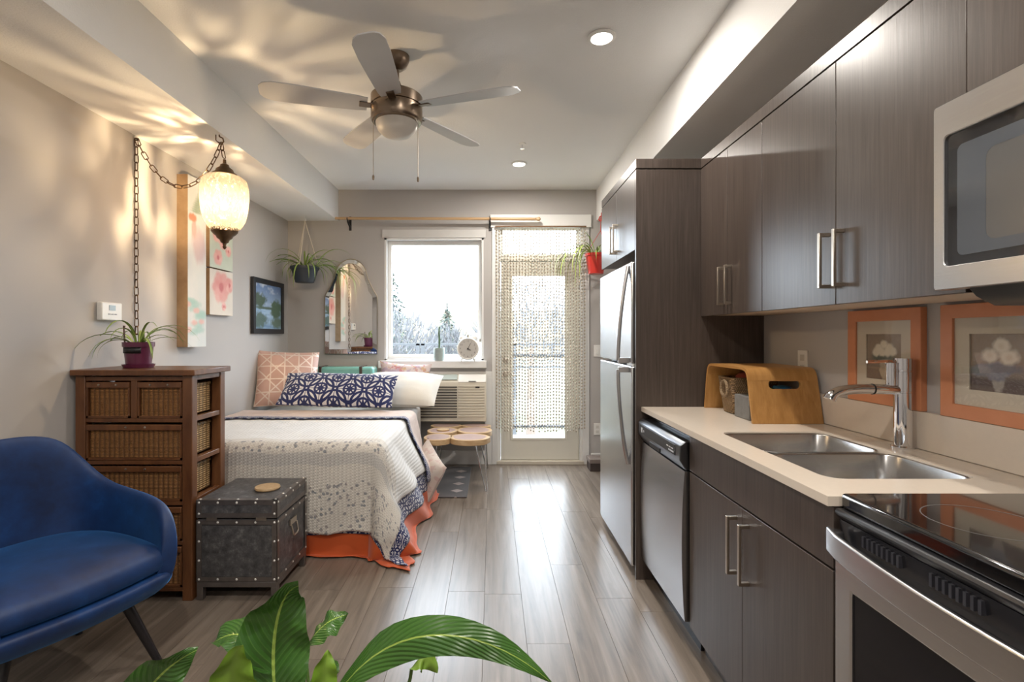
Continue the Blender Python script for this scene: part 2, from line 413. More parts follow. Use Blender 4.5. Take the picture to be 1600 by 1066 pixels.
def upper(name, label, y0, y1, z0, z1, x, doors, hz, hl=.18, hand=True):
    t = thing(name, label, 'cabinet', (XR-.1, (y0+y1)/2, z0), group='dark upper cabinets')
    obj('body', B(x+.02, y0+.001, z0+.012, XR-.003, y1-.001, z1), m_cab, t)
    obj('underside', B(x+.02, y0+.001, z0, XR-.003, y1-.001, z0+.012), m_cabin, t)
    n = len(doors)
    for i, (a, b_) in enumerate(doors):
        d = obj('door', B(x, a+.0015, z0-.004, x+.019, b_-.0015, z1), m_cab, t, bevel=.001)
        if hand: pull(d, x, (a+.035) if i == 1 else (b_-.035), hz, hl)
    return t
# doors listed far one last: the pair meets in the middle
upper('upper_cabinet', 'two door upper cabinet right beside the tall refrigerator panel', 2.07, YP, 1.39, 2.16, XU, [(2.07, 2.375), (2.375, YP)], 1.52)
upper('upper_cabinet', 'wide two door upper cabinet between the microwave and the narrower cabinet', 1.178, 2.07, 1.39, 2.16, XU, [(1.178, 1.626), (1.626, 2.07)], 1.53)
upper('upper_cabinet', 'short upper cabinet directly above the microwave', .42, 1.178, 1.815, 2.16, XU, [(.42, .8), (.8, 1.178)], 1.87, hand=False)
t = thing('upper_cabinet', 'two door cabinet above the refrigerator', 'cabinet', (1.1, 3.1, 1.75), group='dark upper cabinets')
obj('body', B(.78, YP+.021, 1.745, XR, 3.52, 2.16), m_cab, t)
for i, (a, b_) in enumerate(((YP+.021, 3.1), (3.1, 3.52))):
    d = obj('door', B(.757, a+.0015, 1.74, .776, b_-.0015, 2.16), m_cab, t, bevel=.001)
    pull(d, .757, 3.1+(-.04 if i == 0 else .04), 1.87, .17)

# refrigerator
fx = .745
t = thing('refrigerator', 'tall stainless steel refrigerator with top freezer', 'refrigerator', (1.1, 3.12, 0))
m_frside = plain('fridge_side_grey', (.16, .155, .15), .45)
obj('body', B(fx+.075, 2.73, .03, 1.40, 3.50, 1.66), m_frside, t, bevel=.004)
obj('base_grille', B(fx+.06, 2.74, .005, fx+.12, 3.49, .07), m_black, t)
for nm, z0, z1 in (('freezer_door', 1.135, 1.683), ('fresh_food_door', .05, 1.12)):
    d = obj(nm, B(fx, 2.722, z0, fx+.068, 3.508, z1), m_steel, t, bevel=.008, seg=3)
    if nm == 'freezer_door': ps = bez((fx-.004, 2.775, 1.665), (fx-.035, 2.775, 1.5), (fx-.058, 2.775, 1.3), (fx-.058, 2.775, 1.15), 14); e = (fx, 2.775, 1.15)
    else: ps = bez((fx-.058, 2.775, 1.1), (fx-.06, 2.775, .95), (fx-.035, 2.775, .72), (fx-.004, 2.775, .585), 14); e = (fx, 2.775, 1.1)
    h = MB().tube(ps, .0115, 8).bar((ps[-1] if z0 > 1 else ps[0]), e, .022, .03)
    obj('handle', h, m_steelh, d, bevel=.002)
obj('hinge_cover', B(fx+.01, 2.725, 1.122, fx+.06, 2.85, 1.133), m_white, t)
obj('foot', MB().lathe([(.018, 0), (.018, .03)], (fx+.1, 2.76, 0), 10), m_black, t); obj('foot', MB().lathe([(.018, 0), (.018, .03)], (fx+.1, 3.46, 0), 10), m_black, t)

# dishwasher
t = thing('dishwasher', 'stainless steel dishwasher with a dark control strip', 'dishwasher', (1.1, 2.37, 0))
dy0, dy1 = 2.068, 2.672
obj('tub', B(.83, dy0+.004, .1, 1.38, dy1-.004, .862), m_black, t)
pr = [(.775+.012*abs((k/8)*2-1)**2.2, .115+k/8*.615) for k in range(9)]
mb = MB(); n = len(pr)
k0 = mb.add([(x_, y_, z_) for y_ in (dy0+.012, dy1-.012) for x_, z_ in pr]+[(.828, y_, z_) for y_ in (dy0+.012, dy1-.012) for z_ in (.115, .73)], [])
for i in range(n-1): mb.f.append((k0+i, k0+i+1, k0+n+i+1, k0+n+i))
mb.f += [(k0+2*n, k0+2*n+1)+tuple(k0+i for i in range(n-1,-1,-1)), tuple(k0+n+i for i in range(n))+(k0+2*n+3, k0+2*n+2), (k0, k0+n, k0+2*n+2, k0+2*n), (k0+n-1, k0+2*n+1, k0+2*n+3, k0+2*n-1)]
obj('door_panel', mb, m_steel, t, smooth=50)
cp = obj('control_panel', MB().prism([(.79, .735), (.83, .735), (.83, .852), (.787, .852), (.765, .835), (.765, .775)], 'y', dy0+.008, dy1-.008), steel('dishwasher_dark_steel', (.2, .21, .23), .3), t, bevel=.003)
obj('display', B(.7635, dy0+.06, .785, .766, dy1-.05, .828), m_black, cp)
bt = MB()
for k in range(4): bt.box(.7625, dy0+.075+k*.016, .792, .7637, dy0+.087+k*.016, .798)
for k in range(3): bt.box(.7625, dy0+.08+k*.03, .806, .7637, dy0+.1+k*.03, .81)
bt.box(.7625, dy1-.085, .792, .7637, dy1-.07, .815).box(.7625, dy1-.115, .798, .7637, dy1-.105, .808)
obj('button_marks', bt, plain('control_marks_pale', (.6, .62, .65), .5), cp, kind='stuff')
obj('latch_recess', B(.763, dy0+.25, .752, .768, dy0+.4, .77), m_black, cp)
obj('kick_plate', B(.85, dy0+.004, .0, .865, dy1-.004, .1), m_black, t)

# sink cabinet
t = thing('sink_base_cabinet', 'dark wood grain base cabinet under the sink', 'cabinet', (1.1, 1.63, 0))
sy0, sy1 = 1.19, 2.064
obj('body', B(XC+.02, sy0+.002, .1, 1.405, sy1-.002, .695), m_cab, t)
obj('toe_kick', B(.86, sy0+.002, 0, .875, sy1-.002, .1), m_cab, t)
obj('false_drawer_front', B(XC, sy0+.003, .739, XC+.019, sy1-.002, .884), m_cab, t, bevel=.001)
for i, (a, b_) in enumerate(((sy0+.003, 1.627), (1.627, sy1-.002))):
    d = obj('door', B(XC, a+.001, .105, XC+.019, b_-.001, .733), m_cab, t, bevel=.001)
    pull(d, XC, 1.627+(-.04 if i == 0 else .04), .6, .19)

# countertop with sink cut-out, backsplash
SX0, SX1, SY0, SY1 = .885, 1.29, 1.335, 1.985
ct = thing('countertop', 'cream quartz countertop with a cut-out for the sink', 'countertop', (1.1, 1.93, .91))
mb = MB()
out = [(.785, 1.19), (XR, 1.19), (XR, YP), (.785, YP)]
inn = rrect(SX0, SY0, SX1, SY1, .05, 5)
# match outline lengths: project the rounded hole outwards to the rectangle
cx_, cy_ = (SX0+SX1)/2, (SY0+SY1)/2
def proj(p):
    i = inn.index(p); q = i//6
    c = [(XR, 1.19), (XR, YP), (.785, YP), (.785, 1.19)][q]; k = i % 6
    return c
o2 = [proj(p) for p in inn]
k = mb.add([(p[0], p[1], h) for h in (.887, .91) for L in (o2, inn) for p in L], []); n = len(inn)
for i in range(n):
    j = (i+1) % n
    mb.f += [(k+i, k+j, k+n+j, k+n+i) if o2[i] != o2[j] else (k+i, k+n+j, k+n+i), (k+2*n+i, k+3*n+i, k+3*n+j, k+2*n+j) if o2[i] != o2[j] else (k+2*n+i, k+3*n+i, k+3*n+j), (k+n+i, k+n+j, k+3*n+j, k+3*n+i)]
    if o2[i] != o2[j]: mb.f.append((k+i, k+2*n+i, k+2*n+j, k+j))
obj('slab', mb, m_counter, ct, smooth=30)
obj('backsplash', B(1.412, 1.19, .911, XR, YP, 1.035), m_counter, ct, bevel=.002)

# double bowl sink
sk = thing('sink', 'double bowl stainless steel undermount sink', 'sink', (1.09, 1.66, .7))
m_sink = steel('sink_steel', (.55, .54, .53), .24, (60, 200, 60))
def bowl(y0, y1, d):
    mb = MB(); rings = []
    for z, ins, r in ((.905, 0, .05), (.90, .002, .05), (.9-d*.5, .008, .055), (.9-d+.03, .014, .06), (.9-d+.008, .03, .06), (.9-d, .06, .05)):
        rings.append([(p[0], p[1], z) for p in rrect(SX0+.003+ins, y0+ins, SX1-.003-ins, y1-ins, r, 5)])
    n = len(rings[0]); k = mb.add([p for r_ in rings for p in r_], [])
    for i in range(len(rings)-1):
        for j in range(n): mb.f.append((k+i*n+j, k+i*n+(j+1)%n, k+(i+1)*n+(j+1)%n, k+(i+1)*n+j))
    mb.f.append(tuple(k+(len(rings)-1)*n+j for j in range(n)))
    return mb, (SX0+SX1)/2, (y0+y1)/2, .9-d
for y0, y1, d in ((SY0+.003, 1.645, .19), (1.665, SY1-.003, .17)):
    mb, bx_, by_, bz = bowl(y0, y1, d)
    bw = obj('bowl', mb, m_sink, sk, solid=.0015, recalc=False)
    obj('drain', MB().lathe([(.0, .001), (.03, .001), (.042, .004), (.045, .001)], (bx_, by_, bz), 20), m_chrome, bw)
obj('divider', B(SX0+.01, 1.643, .885, SX1-.01, 1.667, .9), m_sink, sk, bevel=.006, seg=3)

# faucet
t = thing('faucet', 'chrome single lever faucet with a long curved spout', 'faucet', (1.37, 1.70, .91))
fx_, fy_ = 1.372, 1.70
obj('column', MB().lathe([(.034, 0), (.034, .006), (.026, .01), (.026, .185), (.0245, .186), (.0245, .19), (.026, .191), (.026, .255), (.0245, .256), (.0245, .26), (.026, .261), (.026, .3), (.0, .302)], (fx_, fy_, .91), 24), m_chrome, t)
sp = [(fx_-.02, fy_, 1.105)] + [Vector(p) for p in bez((fx_-.1, fy_, 1.107), (fx_-.16, fy_, 1.108), (fx_-.235, fy_, 1.108), (fx_-.245, fy_, 1.072), 10)]
obj('spout', MB().tube(sp, [.017]*2+[.0165]*5+[.017]*3+[.019, .02][:len(sp)-10], 12), m_chrome, t)
obj('spout_joint', MB().tube([(fx_-.1, fy_, 1.107), (fx_-.104, fy_, 1.107)], .0185, 12), m_black, t)
obj('side_valve', MB().lathe([(.0, 0), (.016, 0), (.016, .075), (.0, .078)], (fx_-.038, fy_, 1.12), 14), m_chrome, t)
obj('lever', MB().tube([(fx_-.01, fy_, 1.196), (fx_-.06, fy_, 1.2), (fx_-.12, fy_, 1.198)], [.008, .006, .005], 8), m_chrome, t)

# range
t = thing('range', 'electric range with black glass cooktop and stainless front', 'stove', (1.1, .81, 0))
ry0, ry1 = .43, 1.184
obj('body', B(.83, ry0, .03, 1.40, ry1, .885), m_black, t)
ck = obj('cooktop', B(.81, ry0, .886, 1.405, ry1, .921), plain('cooktop_black_glass', (.006, .006, .007), .04, coat=1), t, bevel=.008, seg=3)
for bx_, by_, r in ((.97, 1.0, .1), (1.24, 1.0, .075), (.97, .62, .075), (1.24, .62, .1)):
    rg = MB(); ring_prism(rg, [(bx_+r*math.cos(a), by_+r*math.sin(a)) for a in [2*PI*k/40 for k in range(40)]], [(bx_+(r-.002)*math.cos(a), by_+(r-.002)*math.sin(a)) for a in [2*PI*k/40 for k in range(40)]], 'z', .9205, .9213)
    obj('burner_ring', rg, plain('burner_mark', (.12, .12, .12), .3), ck)
obj('front_rail', MB().prism([(.81, .86), (.835, .86), (.835, .886), (.80, .886), (.795, .876)], 'y', ry0, ry1), m_black, t, bevel=.003)
obj('vent_panel', MB().prism([(.815, .8), (.835, .8), (.835, .86), (.808, .86)], 'y', ry0, ry1), plain('vent_black_gloss', (.02, .02, .024), .2), t)
sl = MB()
for g0 in (1.10, .93, .76, .6):
    for k in range(8): sl.box(.803, g0-k*.0135, .826, .8135, g0-k*.0135+.006, .85)
obj('vent_ribs', sl, plain('vent_rib_grey', (.05, .05, .06), .35), t, kind='stuff')
od = MB(); ring_prism(od, [(ry0+.003, .17), (ry1-.003, .17), (ry1-.003, .8), (ry0+.003, .8)], [(ry0+.055, .25), (ry1-.055, .25), (ry1-.055, .715), (ry0+.055, .715)], 'x', .795, .835)
dr = obj('oven_door', od, m_steelh, t, bevel=.004)
obj('oven_window', B(.801, ry0+.05, .245, .812, ry1-.05, .72), plain('oven_glass_black', (.008, .008, .011), .08, spec=.3), dr)
hd = MB(); NH = 16
def hpt(u, s_, top):
    y_ = ry1-.006-(ry1-ry0-.012)*u; bow = .045*(1-(2*u-1)**2)**.5
    return (.772-bow*.55+(.012 if s_ else 0), y_, (.845 if top else .79)-.02*math.sin(PI*u)*.6)
for j in range(NH+1):
    u = j/NH; hd.v += [hpt(u, 0, 1), hpt(u, 1, 1), hpt(u, 1, 0), hpt(u, 0, 0)]
for j in range(NH):
    for q in range(4): hd.f.append((j*4+q, j*4+(q+1)%4, j*4+4+(q+1)%4, j*4+4+q))
hd.f += [(0,1,2,3), (NH*4+3, NH*4+2, NH*4+1, NH*4)]
hd.box(.775, ry1-.03, .795, .8, ry1-.006, .84).box(.775, ry0+.006, .795, .8, ry0+.03, .84)
obj('handle', hd, m_steelh, dr, bevel=.004, seg=3)
obj('storage_drawer', B(.795, ry0+.003, .04, .835, ry1-.003, .165), m_steelh, t, bevel=.004)

# over-the-range microwave
t = thing('microwave', 'stainless microwave mounted under the short cabinet', 'microwave', (1.22, .8, 1.39))
my0, my1 = .42, 1.176
obj('body', B(1.06, my0+.002, 1.395, XR, my1-.002, 1.808), m_black, t, bevel=.003)
mf = MB(); ring_prism(mf, rrect(my0, 1.39, my1, 1.81, .006, 4), rrect(my0+.19, 1.442, my1-.026, 1.735, .012, 4), 'x', 1.02, 1.058)
dr = obj('door_frame', mf, m_steelh, t, bevel=.003)
obj('door_glass', B(1.026, my0+.185, 1.438, 1.04, my1-.022, 1.74), plain('microwave_glass_black', (.012, .013, .016), .04, coat=1), dr)
ins = MB(); ring_prism(ins, rrect(my0+.225, 1.462, my1-.055, 1.705, .014, 4), rrect(my0+.29, 1.485, my1-.12, 1.675, .02, 4), 'x', 1.0245, 1.0262)
obj('window_border', ins, plain('microwave_window_border', (.07, .08, .095), .1, coat=1), dr)
obj('window_mesh', B(1.0248, my0+.29, 1.485, 1.0262, my1-.12, 1.675), plain('microwave_mesh_grey', (.085, .085, .085), .18, coat=1), dr)
obj('control_strip', B(1.018, my0+.02, 1.42, 1.022, my0+.17, 1.78), m_black, t)
obj('vent_lamp_housing', MB().prism([(1.06, 1.372), (1.1, 1.352), (1.38, 1.352), (1.42, 1.372), (1.42, 1.395), (1.04, 1.395)], 'y', my0+.02, my1-.06), plain('microwave_vent_dark', (.05, .05, .05), .3, .5), t, bevel=.003)

# wall outlets and switches
def plate(label, x, y, z, face, cat='outlet', group='wall plates'):
    t = thing('wall_outlet' if cat == 'outlet' else 'light_switch', label, cat, (x, y, z), group=group)
    if face == 'x':
        obj('cover_plate', B(x-.007, y-.036, z-.058, x, y+.036, z+.058), m_white, t, bevel=.002)
        for dz in (-.024, .024): obj('socket', B(x-.0085, y-.015, z+dz-.014, x-.0065, y+.015, z+dz+.014), plain('socket_ivory', (.6, .58, .54), .4), t, bevel=.003)
    else:
        obj('cover_plate', B(x-.036, y-.007, z-.058, x+.036, y, z+.058), m_white, t, bevel=.002)
        if cat == 'outlet':
            for dz in (-.024, .024): obj('socket', B(x-.015, y-.0085, z+dz-.014, x+.015, y-.0065, z+dz+.014), plain('socket_ivory', (.6, .58, .54), .4), t, bevel=.003)
        else: obj('rocker', B(x-.016, y-.011, z-.033, x+.016, y-.006, z+.033), m_white, t, bevel=.002)
plate('white wall outlet above the counter beside the bent wood box', XR, 2.335, 1.16, 'x')
plate('white light switch plate on the wall between patio door and refrigerator', 1.05, YB, 1.13, 'y', 'switch')
plate('white wall outlet low on the wall beside the patio door', 1.05, YB, .35, 'y')

# bent plywood box on the counter
m_ply = wood('bent_oak_plywood', (.36, .17, .045), (.56, .3, .1), (30, 3, 3), .4)
m_plyv = wood('bent_oak_plywood_side', (.36, .17, .045), (.56, .3, .1), (45, 45, 2), .4)
t = thing('bent_wood_box', 'bent oak plywood bridge box with a handle slot on the counter', 'box', (1.26, 2.4, .91))
X0, X1 = 1.105, 1.405
path = [(2.155, .911)] + [(p.y, p.z) for p in bez((0, 2.195, 1.09), (0, 2.205, 1.135), (0, 2.215, 1.145), (0, 2.26, 1.146), 6)] + [(p.y, p.z) for p in bez((0, 2.55, 1.146), (0, 2.6, 1.145), (0, 2.615, 1.135), (0, 2.625, 1.09), 6)] + [(2.655, .911)]
def shell(i0, i1, mat, nm):
    mb = MB(); pts = path[i0:i1+1]; th = .012
    inn_ = []
    for i, (y_, z_) in enumerate(path):
        a = path[max(0, i-1)]; b_ = path[min(len(path)-1, i+1)]; d = Vector((b_[0]-a[0], b_[1]-a[1])).normalized(); inn_.append((y_+d.y*th, z_-d.x*th))
    out_ = pts; ii = inn_[i0:i1+1]
    return mb.prism([(p, q) for p, q in out_] + [(p, q) for p, q in reversed(ii)], 'x', X0, X1)
obj('bent_top', shell(1, len(path)-2, m_ply, ''), m_ply, t, smooth=50)
obj('back_panel', shell(len(path)-2, len(path)-1, m_plyv, ''), m_plyv, t)
# front panel with the slot: plate in x-z, sheared so that it leans
fp = MB(); slot = rrect(1.19, 1.055, 1.33, 1.093, .0185, 6)
o2 = []
cs = [(X1, .911), (X1, 1.09), (X0, 1.09), (X0, .911)]
for i in range(len(slot)): o2.append(cs[i//7])
k = fp.add([(p[0], h, p[1]) for h in (0, .012) for L in (o2, slot) for p in L], []); n = len(slot)
for i in range(n):
    j = (i+1) % n; same = o2[i] == o2[j]
    fp.f += [(k+i, k+n+j, k+n+i) if same else (k+i, k+j, k+n+j, k+n+i), (k+2*n+i, k+3*n+i, k+3*n+j) if same else (k+2*n+i, k+3*n+i, k+3*n+j, k+2*n+j), (k+n+i, k+n+j, k+3*n+j, k+3*n+i)]
    if not same: fp.f.append((k+i, k+2*n+i, k+2*n+j, k+j))
fp.v = [(x_, y_+2.155+(z_-.911)*(.04/.179), z_) for x_, y_, z_ in fp.v]
obj('handle_panel', fp, m_plyv, t)
def weave(name, c1, c2, sx=60, sz=60, axis=0, rough=.6, bstr=.9, off=.5):
    m, tt, b = newmat(name); v = coords(tt); X, Y, Z = xyz(tt, v)
    h = (X+Y) if axis == 0 else X
    row_ = (Z*sz).floor()
    a = ((h*sx + row_*off).frac()-.5).abs()*2
    r = ((Z*sz).frac()-.5).abs()*2
    hgt = (a*-1+1)*(r*-1+1.0)
    nz = noise(tt, v, 25, 4)
    c = mix(tt, hgt.smooth(.0, .5), tuple(x*.35 for x in c1), mix(tt, nz, c1, c2)); setc(tt, b, c)
    b.inputs['Roughness'].default_value = rough; bump(tt, b, hgt, bstr, .006)
    return m
m_sea = weave('seagrass_weave', (.34, .2, .09), (.55, .37, .2), 110, 140)
k = thing('woven_basket', 'small seagrass basket with a rope ring handle inside the bent wood box', 'basket', (1.25, 2.46, .911))
mb = MB()
def bk(z, ins): return [(p[0], p[1], z) for p in rrect(1.13+ins, 2.4+ins, 1.36-ins, 2.56-ins, .02, 3)]
R = [bk(.912, .02), bk(.96, .014), bk(1.02, .007), bk(1.085, 0), bk(1.085, .008), bk(.93, .03)]
n = len(R[0]); mb.add([p for r_ in R for p in r_], [])
for i in range(len(R)-1):
    for j in range(n): mb.f.append((i*n+j, i*n+(j+1)%n, (i+1)*n+(j+1)%n, (i+1)*n+j))
mb.f += [tuple(range(n-1,-1,-1)), tuple((len(R)-1)*n+j for j in range(n))]
obj('basket_body', mb, m_sea, k)
obj('rope_handle', MB().tube([(1.122, 2.46+.034*math.cos(a), 1.03+.036*math.sin(a)) for a in [2*PI*q/18 for q in range(18)]], .0075, 8, closed=True), weave('rope_twist', (.45, .3, .16), (.6, .43, .26), 200, 200), k)
tag(obj('storage_tin', B(1.13, 2.24, .911, 1.37, 2.375, 1.015), plain('tin_grey', (.22, .22, .22), .5, .3, var=.3, vs_=40), bevel=.004), 'grey patterned storage tin beside the basket in the bent wood box', 'tin')
tag(obj('snack_packet', MB().lathe([(.0, 0), (.045, .004), (.055, .02), (.045, .035), (.0, .04)], (1.22, 2.31, 1.016), 14), plain('packet_green', (.12, .32, .05), .4), smooth=50), 'green packet lying on top of the grey storage tin', 'packet')
tag(obj('snack_packet', MB().lathe([(.0, 0), (.035, .004), (.045, .02), (.035, .04), (.0, .045)], (1.315, 2.31, 1.016), 14), plain('packet_blue', (.03, .2, .42), .4), smooth=50), 'blue packet lying on top of the grey storage tin', 'packet')
tag(obj('snack_packet', MB().lathe([(.0, 0), (.05, .01), (.06, .03), (.04, .05), (.0, .055)], (1.25, 2.48, 1.055), 12), plain('packet_red', (.35, .08, .06), .4), smooth=50), 'dull red packet in the top of the seagrass basket', 'packet')

# two coral framed flower prints on the backsplash
def clamp(x): return max(0, min(1, x))
def lerp(a, b_, t_): return tuple(p+(q-p)*t_ for p, q in zip(a, b_))
rn = random.Random(5)
def hsh(i, j, s_=0): return (math.sin(i*127.1+j*311.7+s_*74.7)*43758.5453) % 1
def vnoise(x, y, s_=0):
    i, j = math.floor(x), math.floor(y); fx2, fy2 = x-i, y-j; fx2 = fx2*fx2*(3-2*fx2); fy2 = fy2*fy2*(3-2*fy2)
    a = hsh(i, j, s_)+(hsh(i+1, j, s_)-hsh(i, j, s_))*fx2; b_ = hsh(i, j+1, s_)+(hsh(i+1, j+1, s_)-hsh(i, j+1, s_))*fx2
    return a+(b_-a)*fy2
def fbm(x, y, s_=0): return .5*vnoise(x, y, s_)+.3*vnoise(2*x, 2*y, s_+1)+.2*vnoise(4.1*x, 4.1*y, s_+2)
def blob(c, u, v, cx, cy, rx, ry, colr, soft=.25, a=1, wob=.25, s_=0):
    d = math.hypot((u-cx)/rx, (v-cy)/ry)+wob*(fbm(u*14, v*14, s_)-.5)*2
    return lerp(c, colr, a*clamp((1-d)/soft+.5))
def still_life(kind):
    def f(u, v):
        c = lerp((.3, .22, .15), (.2, .145, .1), fbm(u*4, v*4)); c = lerp(c, (.1, .055, .035), clamp((.3-v)*12))
        if kind == 0:
            c = blob(c, u, v, .5, .22, .13, .2, (.42, .34, .24)); c = blob(c, u, v, .72, .12, .18, .16, (.55, .55, .55), .3)
            c = blob(c, u, v, .45, .5, .3, .1, (.1, .12, .08), .4)
            for a, b_ in ((.35, .68), (.5, .76), (.65, .7), (.44, .6), (.6, .6), (.28, .6), (.74, .62)): c = blob(c, u, v, a, b_, .1, .09, (.74, .68, .55), .5, s_=int(a*50))
        else:
            c = blob(c, u, v, .5, .18, .1, .16, (.42, .38, .33)); c = blob(c, u, v, .48, .36, .2, .16, (.25, .25, .3)); c = blob(c, u, v, .5, .42, .42, .08, (.1, .11, .16), .5)
            c = blob(c, u, v, .2, .36, .18, .1, (.2, .2, .22), .5)
            for a, b_, r in ((.36, .62, .13), (.55, .78, .14), (.68, .6, .15)): c = blob(c, u, v, a, b_, r, r*.85, (.76, .7, .6), .5, s_=int(a*50)); c = blob(c, u, v, a, b_, r*.35, r*.3, (.6, .5, .38), .8, .6)
        return c
    return f
def framed_x(name, label, y0, y1, z0, z1, xw, fw, mw, fmat, fn, depth=.022, lean=.0):
    """framed print hung on the +X wall, picture facing -X; u runs from far to near"""
    t = thing(name, label, 'picture', (xw, (y0+y1)/2, z0), group='coral framed prints')
    mb = MB(); ring_prism(mb, [(y0, z0), (y1, z0), (y1, z1), (y0, z1)], [(y0+fw, z0+fw), (y1-fw, z0+fw), (y1-fw, z1-fw), (y0+fw, z1-fw)], 'x', xw-depth, xw)
    obj('frame', mb, fmat, t, bevel=.002)
    mt = MB(); a = fw-.002; ring_prism(mt, [(y0+a, z0+a), (y1-a, z0+a), (y1-a, z1-a), (y0+a, z1-a)], [(y0+a+mw, z0+a+mw), (y1-a-mw, z0+a+mw), (y1-a-mw, z1-a-mw), (y0+a+mw, z1-a-mw)], 'x', xw-depth+.008, xw-.006)
    obj('mat_board', mt, plain('mat_cream', (.6, .54, .44), .7), t)
    a += mw-.003; pm = MB(); pm.grid(lambda u, v: (xw-.01, y1-a-(y1-y0-2*a)*u, z0+a+(z1-z0-2*a)*v), 60, 60, col=fn)
    obj('print', pm, painted('print_flowers', .5), t, recalc=False)
    obj('glass', B(xw-depth+.003, y0+fw-.003, z0+fw-.003, xw-depth+.005, y1-fw+.003, z1-fw+.003), m_glass, t, smooth=0)
m_coral = wood('coral_painted_frame', (.62, .24, .11), (.72, .31, .16), (8, 8, 8), .45)
framed_x('framed_print', 'coral framed print of small pale flowers in a vase beside the faucet', 1.672, 2.016, 1.036, 1.381, XR, .042, .05, m_coral, still_life(0))
framed_x('framed_print', 'coral framed print of large white roses in a jug nearer the range', 1.256, 1.600, 1.036, 1.381, XR, .042, .05, m_coral, still_life(1))
# ------------------------------------------------------------------ bed and bedding
def uvxy(t):
    n = t.nodes.new('ShaderNodeUVMap'); s = t.nodes.new('ShaderNodeSeparateXYZ'); t.links.new(n.outputs[0], s.inputs[0])
    return n.outputs[0], E(t, s.outputs[0]), E(t, s.outputs[1])
def navy_pattern(t, u, v, cell):
    """interlaced rings and small stars, 1 where navy"""
    tot = None
    for ox, oy in ((0, 0), (.5, .5)):
        a = ((u/cell+ox).frac()-.5); b = ((v/cell+oy).frac()-.5)
        d = (a*a+b*b).sqrt()
        ring = (d-.43).abs() < .042
        ring2 = (d-.2).abs() < .038
        x = ((a*b).abs() < .0035)*(d < .43)
        e = ring.max(ring2).max(x)
        dg = ((a-b).abs() < .035).max((a+b).abs() < .035)*(d < .2)
        e = e.max(dg)
        tot = e if tot is None else tot.max(e)
    return tot
def fabric(b, t, v, scale=900, strength=.2): bump(t, b, noise(t, v, scale, 2), strength, .002); b.inputs['Roughness'].default_value = .85; b.inputs['Sheen Weight'].default_value = .2
def mat_navy(name, cell=.11, white=(.66, .66, .68), navy=(.012, .02, .1)):
    m, t, b = newmat(name); uv, u, v = uvxy(t)
    setc(t, b, mix(t, navy_pattern(t, u, v, cell), white, navy)); fabric(b, t, uv); return m
def mat_quilt():
    m, t, b = newmat('quilt_white_floral'); uv, u, v = uvxy(t)
    st_ = ((u*42).frac()-.5).abs()*2; st2 = ((v*60+(u*42).floor()*.5).frac()-.5).abs()*2
    base = (.72, .71, .69)
    vc = voro(t, uv, 34); nz = noise(t, uv, 14, 3)
    fl = (vc < .33)*(nz > .4)
    lower = (v < .3)                       # flower field above the hem
    band = (v > .47)*(v < .58)
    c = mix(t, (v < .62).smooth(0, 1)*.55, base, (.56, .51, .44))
    c = mix(t, ((v-.43).abs() < .035)*.5, c, (.42, .42, .43))
    col = ramp(t, voro(t, uv, 34, 'F1', 'Color'), [(.3, (.2, .22, .25)), (.7, (.33, .3, .3))])
    c = mix(t, fl*lower.max(band)*.85, c, col)
    hem = (v < .008)
    setc(t, b, mix(t, hem*.6, c, (.6, .45, .42)))
    bump(t, b, st_*st2, .5, .006); b.inputs['Roughness'].default_value = .9
    return m
MXe, MYe, MZ = -.66, 2.97, .63
def drape(u0, u1, v0, v1, off, nu, nv, flare=.3, fold=.09, freq=13, seed=0, scallop=0, wr=.006, pud=1, low=0):
    mb = MB(); r = .06; xe, ye, zt = MXe+off-r, MYe-off+r, MZ+off
    def fn(s_, q):
        u = u0+(u1-u0)*s_; va = v0 + scallop*abs(math.sin(u*10)); v = va+(v1-va)*q
        a, b_ = max(0, u-xe), max(0, ye-v); d = math.hypot(a, b_)
        z = zt + wr*(fbm(u*5, v*5, seed)-.5)*2
        if d == 0: return (u, v, z)
        ca, cb = a/d, b_/d; fl2 = flare*(.12+.88*ca)
        if d < r*PI/2: out = r*math.sin(d/r); dz = r*(1-math.cos(d/r))
        else: e = d-r*PI/2; out = r+e*fl2; dz = r+e*math.sqrt(1-fl2*fl2)
        p = u - v*1.0
        w = math.sin(p*freq+3*fbm(p*2, .3, seed))*.6+math.sin(p*freq*.47+1.3+seed)*.5
        out += fold*(.35+.65*ca)*min(dz, .45)*w*(1 if d > r else 0)
        if low: out += low*max(0, dz-.4)*(.3+.7*math.sin(p*19+2*fbm(p*3, .7, 5)))*.5
        zz = z-dz; fl_ = .008+off*.4
        if zz < fl_: out += (fl_-zz)*pud; zz = fl_+.012*abs(math.sin(p*25+seed))*pud
        return (min(u, xe)+ca*out, max(v, ye)-cb*out, zz)
    mb.grid(fn, nu, nv, uv=lambda s_, q: (u0+(u1-u0)*s_, (v1-v0)*q))
    return mb
bed = thing('bed', 'double bed with a pale mattress in the corner by the window', 'bed', (-1.34, 3.98, 0))
obj('base', B(-2.02, 3.02, .06, -.70, 4.79, .34), plain('bed_base_fabric', (.4, .37, .33), .9), bed, bevel=.02)
obj('mattress', B(-2.02, MYe+.01, .34, MXe-.01, 4.80, MZ-.004), plain('mattress_white', (.68, .66, .62), .9, bs=40), bed, bevel=.04, seg=4)
for x_ in (-1.96, -.78):
    for y_ in (3.08, 4.72): obj('leg', B(x_-.03, y_-.03, 0, x_+.03, y_+.03, .06), m_black, bed)
obj('headboard_box', B(-2.02, 4.805, 0, -1.125, 5.05, MZ), plain('headboard_fabric', (.4, .37, .33), .9), bed, bevel=.01)
